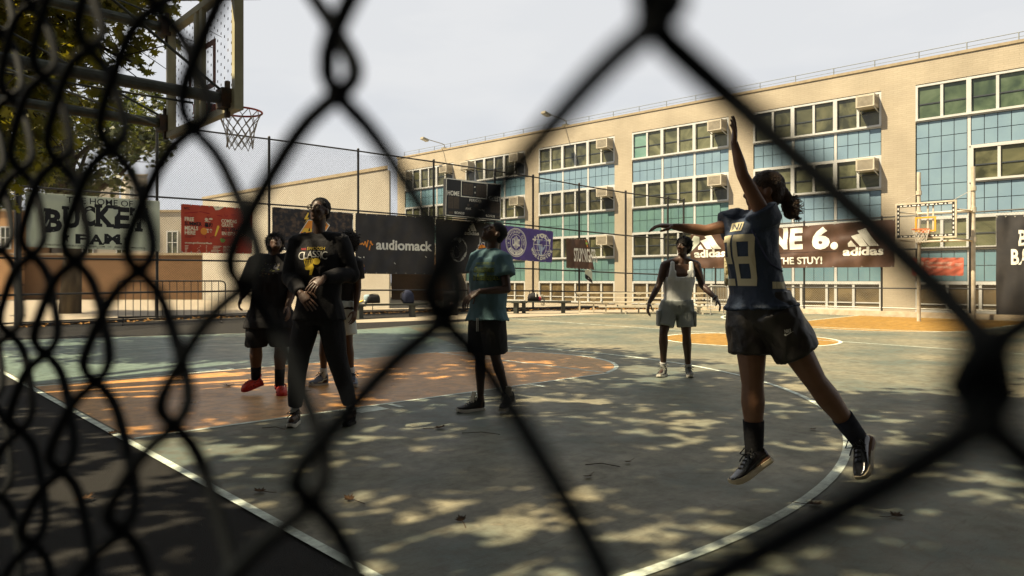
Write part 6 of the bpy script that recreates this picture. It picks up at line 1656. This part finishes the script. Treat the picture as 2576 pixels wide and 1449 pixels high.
for s_ in 'LR':
    o = shoe("shoe", Vector((j['heel' + s_].x, j['heel' + s_].y, 0)), Vector((j['toe' + s_].x, j['toe' + s_].y, 0)), UP, root, flat("grey_blue_leather", (.20, .23, .30), .5), M_rub, M_lk, high=.15, ankle=j['an' + s_])
    h, t = Vector((j['heel' + s_].x, j['heel' + s_].y, 0)), Vector((j['toe' + s_].x, j['toe' + s_].y, 0)); d = (t - h); q = d.normalized().cross(UP)
    mb = MB()
    for sg in (-1, 1):
        mb.tube([h + d * .62 + q * sg * .052 + UP * .052, h + d * .40 + q * sg * .046 + UP * .052, h + d * .30 + q * sg * .047 + UP * .075, h + d * .12 + q * sg * .046 + UP * .085], [.004, .010, .007, .003], 6)
    build("side_flash", mb, M_hi, o); mb = MB(); mb.ell(h + d * .86 + UP * .045, d * .10, q * .040, UP * .022, 12); build("toe_cap", mb, M_hi, o)
    sock(root, j, s_, M_sw, .80, .042)

# --- 4 player in the teal shirt
Z = 6.72
J = dict(head=(1243, 589, Z), neck=(1238, 632, Z), shL=(1205, 651, Z + .13), shR=(1264, 656, Z - .13), hipL=(1210, 808, Z + .06), hipR=(1240, 808, Z - .06), elL=(1187, 722, Z + .14), wrL=(1186, 742, Z - .08), tipL=(1168, 763, Z - .16),
         elR=(1276, 728, Z - .2), wrR=(1205, 733, Z - .32), tipR=(1166, 757, Z - .34), knL=(1208, 900, Z + .02), knR=(1247, 900, Z - .02), anL=(1209, 1000, Z + .05), anR=(1272, 982, Z + .05), toeL=(1150, 1041, Z - .09), heelL=(1216, 1036, Z + .08), toeR=(1262, 1040, Z - .14), heelR=(1290, 1012, Z + .08))
st = dict(face=(-1, -.45), look=(-.80, -.35, .62), crown=(.55, .25, .80), head=.235, skin=SK2, hair='cap', hairm=cloth("black_headwrap", (.014, .014, .016)), palmL=(.2, .1, -1), thumbL=(.1, -.9, .3), palmR=(.1, .5, -.9), thumbR=(-.3, .3, .9), curlL=.5, curlR=.4, hand=.19, arm=.92, leg=.86)
root, j, B = person("player in a teal T-shirt and black shorts with a dark headwrap, gazing upward", J, st)
TEAL = cloth("teal_cotton", (.095, .175, .20))
o, sh = top_garment("t_shirt", root, j, B, TEAL, .038, .02, sleeve_t=.52, sleeve_r=(.092, .098), neck_r=.078, seed=1.3, amp=.007, flare=.03)
bottoms("shorts", root, j, B, cloth("charcoal_cotton", (.026, .027, .027)), t=.86, leg_r=(.118, .118), seed=2)
A = Art(); YG = flat("print_lime", (.30, .36, .04)); LT = flat("print_dark_teal", (.02, .05, .05))
A.text("SUMMER YOUTH EMPLOYMENT", .0, .84, 1.0, .97, 0, .0)
for s_, x0, y0, x1, y1 in (("Commitment", -.02, .46, .98, .80), ("to Excellence", -.04, .06, 1.08, .44)):
    A.text(s_, x0, y0, x1, y1, 0, .055, 1, .08); A.text(s_, x0, y0, x1, y1, 1, .012, 3, .08)
pf4 = (-RIGHT * .6 - FWD * .8).normalized()
print_on("chest_print", sh, P(1216, 684, Z - .15), UP.cross(pf4).normalized() , UP, .235, .19, A, [YG, LT], root, pf4)
M_kl = flat("black_nubuck", (.018, .018, .018), .6); M_tong = flat("pale_tongue", (.50, .46, .36), .7)
for s_ in 'LR':
    h, t = j['heel' + s_].copy(), j['toe' + s_].copy()
    if s_ == 'L': h.z = 0; t.z = 0
    else: t.z = .012
    o = shoe("shoe", h, t, UP, root, M_kl, M_rub, M_tong, high=.125, ankle=j['an' + s_])
    d = (t - h); mb = MB(); q = d.normalized().cross(UP); c = h + d * .38 + UP * .10
    mb.loft([(c + UP * z + d * y, q * w, d.normalized() * .008) for z, w, y in ((-.04, .022, .16), (.0, .028, .06), (.05, .034, .0), (.085, .030, -.02))], 12, power=3); build("tongue", mb, M_tong, o)
mb = MB()
for k in (0, .012): q = P(1199 + k * 300, 800, Z - .17); mb.tube([q, q - UP * .05, q - UP * .12 - FWD * .01], .0035, 5)
build("drawstring", mb, M_sw, root)

# --- 5 player in the white vest
Z = 9.2
J = dict(head=(1719, 621, Z), neck=(1716, 650, Z), shL=(1672, 668, Z), shR=(1752, 668, Z), hipL=(1682, 772, Z), hipR=(1722, 772, Z), elL=(1657, 718, Z - .05), wrL=(1633, 762, Z - .12), tipL=(1627, 793, Z - .16),
         elR=(1766, 718, Z - .02), wrR=(1802, 752, Z - .2), tipR=(1818, 778, Z - .28), knL=(1669, 838, Z - .06), knR=(1727, 842, Z - .04), anL=(1669, 916, Z + .03), anR=(1731, 920, Z + .03), toeL=(1658, 947, Z - .18), heelL=(1672, 936, Z + .08), toeR=(1738, 950, Z - .18), heelR=(1730, 939, Z + .08))
st = dict(face=(-.15, -1), look=(-.75, -.7, .12), head=.23, skin=SK2, hair='curly', palmL=(.9, .1, 0), thumbL=(.2, -1, .1), palmR=(-.7, .2, -.5), thumbR=(-.2, -1, .2), curlL=.5, curlR=.55, hand=.19, arm=1.02, leg=.98)
root, j, B = person("player in a white vest and grey cargo shorts standing with arms held out", J, st)
VEST = mat("white_ribbed_cotton", (.62, .64, .62), .85, .2, col2=(.55, .57, .56), nscale=4, bump=.3, bscale=60, stretch=(3, 3, .3))
top_garment("vest", root, j, B, VEST, .010, .06, tank=True, seed=8, amp=.004, flare=.0, vox=.007)
GREY = cloth("grey_fleece", (.29, .32, .31))
bottoms("shorts", root, j, B, GREY, t=.72, leg_r=(.118, .112), waist=.10, seed=5.5, amp=.007)
for s_, sg in (('L', -1), ('R', 1)):
    q = j['hip' + s_].lerp(j['kn' + s_], .42) + RIGHT * sg * .107 - FWD * .02; mb = MB(); mb.loft([(q + UP * z, RIGHT * .018 * w, FWD * .075 * w) for z, w in ((-.10, .85), (-.08, 1), (.05, 1), (.06, 1.05), (.085, 1.05), (.095, .9))], 14, power=5); build("cargo_pocket", mb, GREY, root, True)
M_gs = flat("grey_suede", (.13, .135, .12), .8)
for s_ in 'LR':
    shoe("shoe", Vector((j['heel' + s_].x, j['heel' + s_].y, 0)), Vector((j['toe' + s_].x, j['toe' + s_].y, 0)), UP, root, M_gs, M_rub, M_gs, high=.12, ankle=j['an' + s_]); sock(root, j, s_, M_sw, .93, .044)
q = j['wrR']; dd = (j['wrR'] - j['elR']).normalized(); x_ = dd.cross(UP).normalized(); y_ = dd.cross(x_); mb = MB()
for k in range(14): a = 2 * math.pi * k / 14; mb.ell(q - dd * .02 + (x_ * math.cos(a) + y_ * math.sin(a)) * .033, (.008, 0, 0), (0, .008, 0), (0, 0, .008), 8)
build("bracelet", mb, flat("bead_mix", (.25, .27, .28), .4), root)
mb = MB()
for k in (-.012, .012): q = (j['hipL'] + j['hipR']) / 2 - FWD * .15 + UP * .06 + RIGHT * k; mb.tube([q, q - UP * .05 + RIGHT * k, q - UP * .1 + RIGHT * k * 1.5], .004, 5)
build("drawstring", mb, GREY, root)

# --- 6 the shooter in mid air
Z = 3.92
J = dict(head=(1922, 484, Z + .03), neck=(1927, 546, Z), shL=(1862, 561, Z + .12), shR=(1925, 548, Z - .11), hipL=(1886, 780, Z + .06), hipR=(1943, 780, Z - .06), elL=(1776, 580, Z + .12), wrL=(1694, 570, Z + .14), tipL=(1648, 566, Z + .14),
         elR=(1868, 440, Z - .12), wrR=(1847, 358, Z - .10), tipR=(1849, 300, Z - .06), bun=(1988, 520, Z + .02), knL=(1893, 962, Z + .03), knR=(2049, 956, Z - .06), anL=(1897, 1126, Z + .06), anR=(2160, 1104, Z + .05), toeL=(1846, 1226, Z - .02), heelL=(1938, 1160, Z + .06), toeR=(2172, 1212, Z - .08), heelR=(2190, 1112, Z + .07))
st = dict(face=(-1, -.5), look=(-.90, .10, .02), head=.222, skin=SK3, hair='pony', hairm=HAIRB, air=True, palmL=(0, .2, -1), thumbL=(.1, -1, .1), palmR=(-1, .1, 0), thumbR=(-.1, -1, .2), curlL=.55, curlR=.25, hand=.155, arm=.90, leg=1.22, sc=.88, bow=.015)
root, j, B = person("girl jumping to shoot in a navy jersey and black shorts, one arm stretched up", J, st)
NAVY = mat("navy_jersey", (.035, .055, .095), .6, .35, col2=(.028, .042, .075), nscale=3, bump=.3, bscale=50)
o, sh = top_garment("jersey", root, j, B, NAVY, .030, .055, sleeve_t=.50, sleeve_r=(.082, .086), neck_r=.068, seed=2.7, amp=.008, flare=.045, short={'R': .20})
NB = mat("black_nylon", (.014, .013, .012), .45, .45, col2=(.02, .018, .016), nscale=4, bump=.4, bscale=14)
o2, sh2 = bottoms("shorts", root, j, B, NB, t=.60, leg_r=(.125, .122), waist=.12, seed=4.4, amp=.010)
A = Art(); GOLD = flat("number_gold", (.62, .56, .36), .6)
def digit(A, x0, x1, which):
    t = .24; w = x1 - x0
    segs = dict(top=(.0, .86, 1, 1), mid=(.0, .43, 1, .57), bot=(0, 0, 1, .14), rt=(1 - t, .57, 1, .86), rb=(1 - t, .14, 1, .43), lt=(0, .57, t, .86), lb=(0, .14, t, .43))
    for s_ in which: a = segs[s_]; A.rect(x0 + a[0] * w, a[1] * .80, x0 + a[2] * w, a[3] * .80, 0)
digit(A, .02, .47, ("top", "rt", "mid", "lb", "bot")); digit(A, .53, .98, ("top", "lt", "rt", "mid", "rb", "lb", "bot"))
A.rect(.30, .86, .70, 1.0, 0); A.text("INI", .34, .88, .66, .98, 1, .01, 3)
pf6 = (-RIGHT * .82 - FWD * .57).normalized(); cc = P(1872, 640, Z)
print_on("number_print", sh, cc, UP.cross(pf6).normalized(), UP, .27, .34, A, [GOLD, NAVY], root, pf6)
A = Art(); A.rect(0, 0, .3, 1, 0); A.rect(.32, 0, .66, 1, 0); A.rect(.68, 0, 1, 1, 0)
print_on("hem_tag", sh, P(1936, 717, Z), RIGHT, UP, .085, .036, A, [GOLD], root, -FWD)
A = Art(); A.text("NIKE", .1, .45, .72, 1, 0, .02); A.poly([(0, .2), (.12, .02), (1, .62), (.2, .22), (.1, .42)], 0)
print_on("shorts_logo", sh2, P(1968, 833, Z - .1), (RIGHT + UP * .18).normalized(), (UP - RIGHT * .18).normalized(), .05, .034, A, [K_white], root, -FWD)
mb = MB(); bv = BVHTree.FromPolygons([V(p) for p in sh[0]], sh[1]); pp = []
for x, y in ((840 , 850), (700, 855), (720, 900), (745, 960), (790, 1040), (830, 1090), (900, 1125), (930, 1140)):
    q = P(*(1623.4 + .352 * x, 281.7 + .352 * y), Z); hh = bv.ray_cast(q - FWD * .6, FWD)
    if hh[0] and x < 835: pp.append(hh[0] - FWD * .004)
    elif hh[0]: pp.append(hh[0] - FWD * .004)
if len(pp) > 3: mb.tube(pp[1:], .005, 6); build("side_piping", mb, flat("piping_blue", (.06, .07, .13)), root)
M_pat = mat("black_patent", (.012, .012, .014), .18, .6); M_sole = flat("cream_sole", (.60, .52, .36), .5)
for s_, up_ in (('L', UP * .8 + RIGHT * -.45), ('R', -RIGHT * .9 + UP * .25 - FWD * .5)):
    h, t = j['heel' + s_], j['toe' + s_]
    shoe("shoe", h, t, up_, root, M_pat, M_sole, M_lk, high=.11, width=.05, ankle=j['an' + s_])
sock(root, j, 'L', cloth("black_ribbed_sock", (.012, .012, .014)), .58, .054); sock(root, j, 'R', cloth("navy_sock", (.03, .034, .05)), .62, .054)
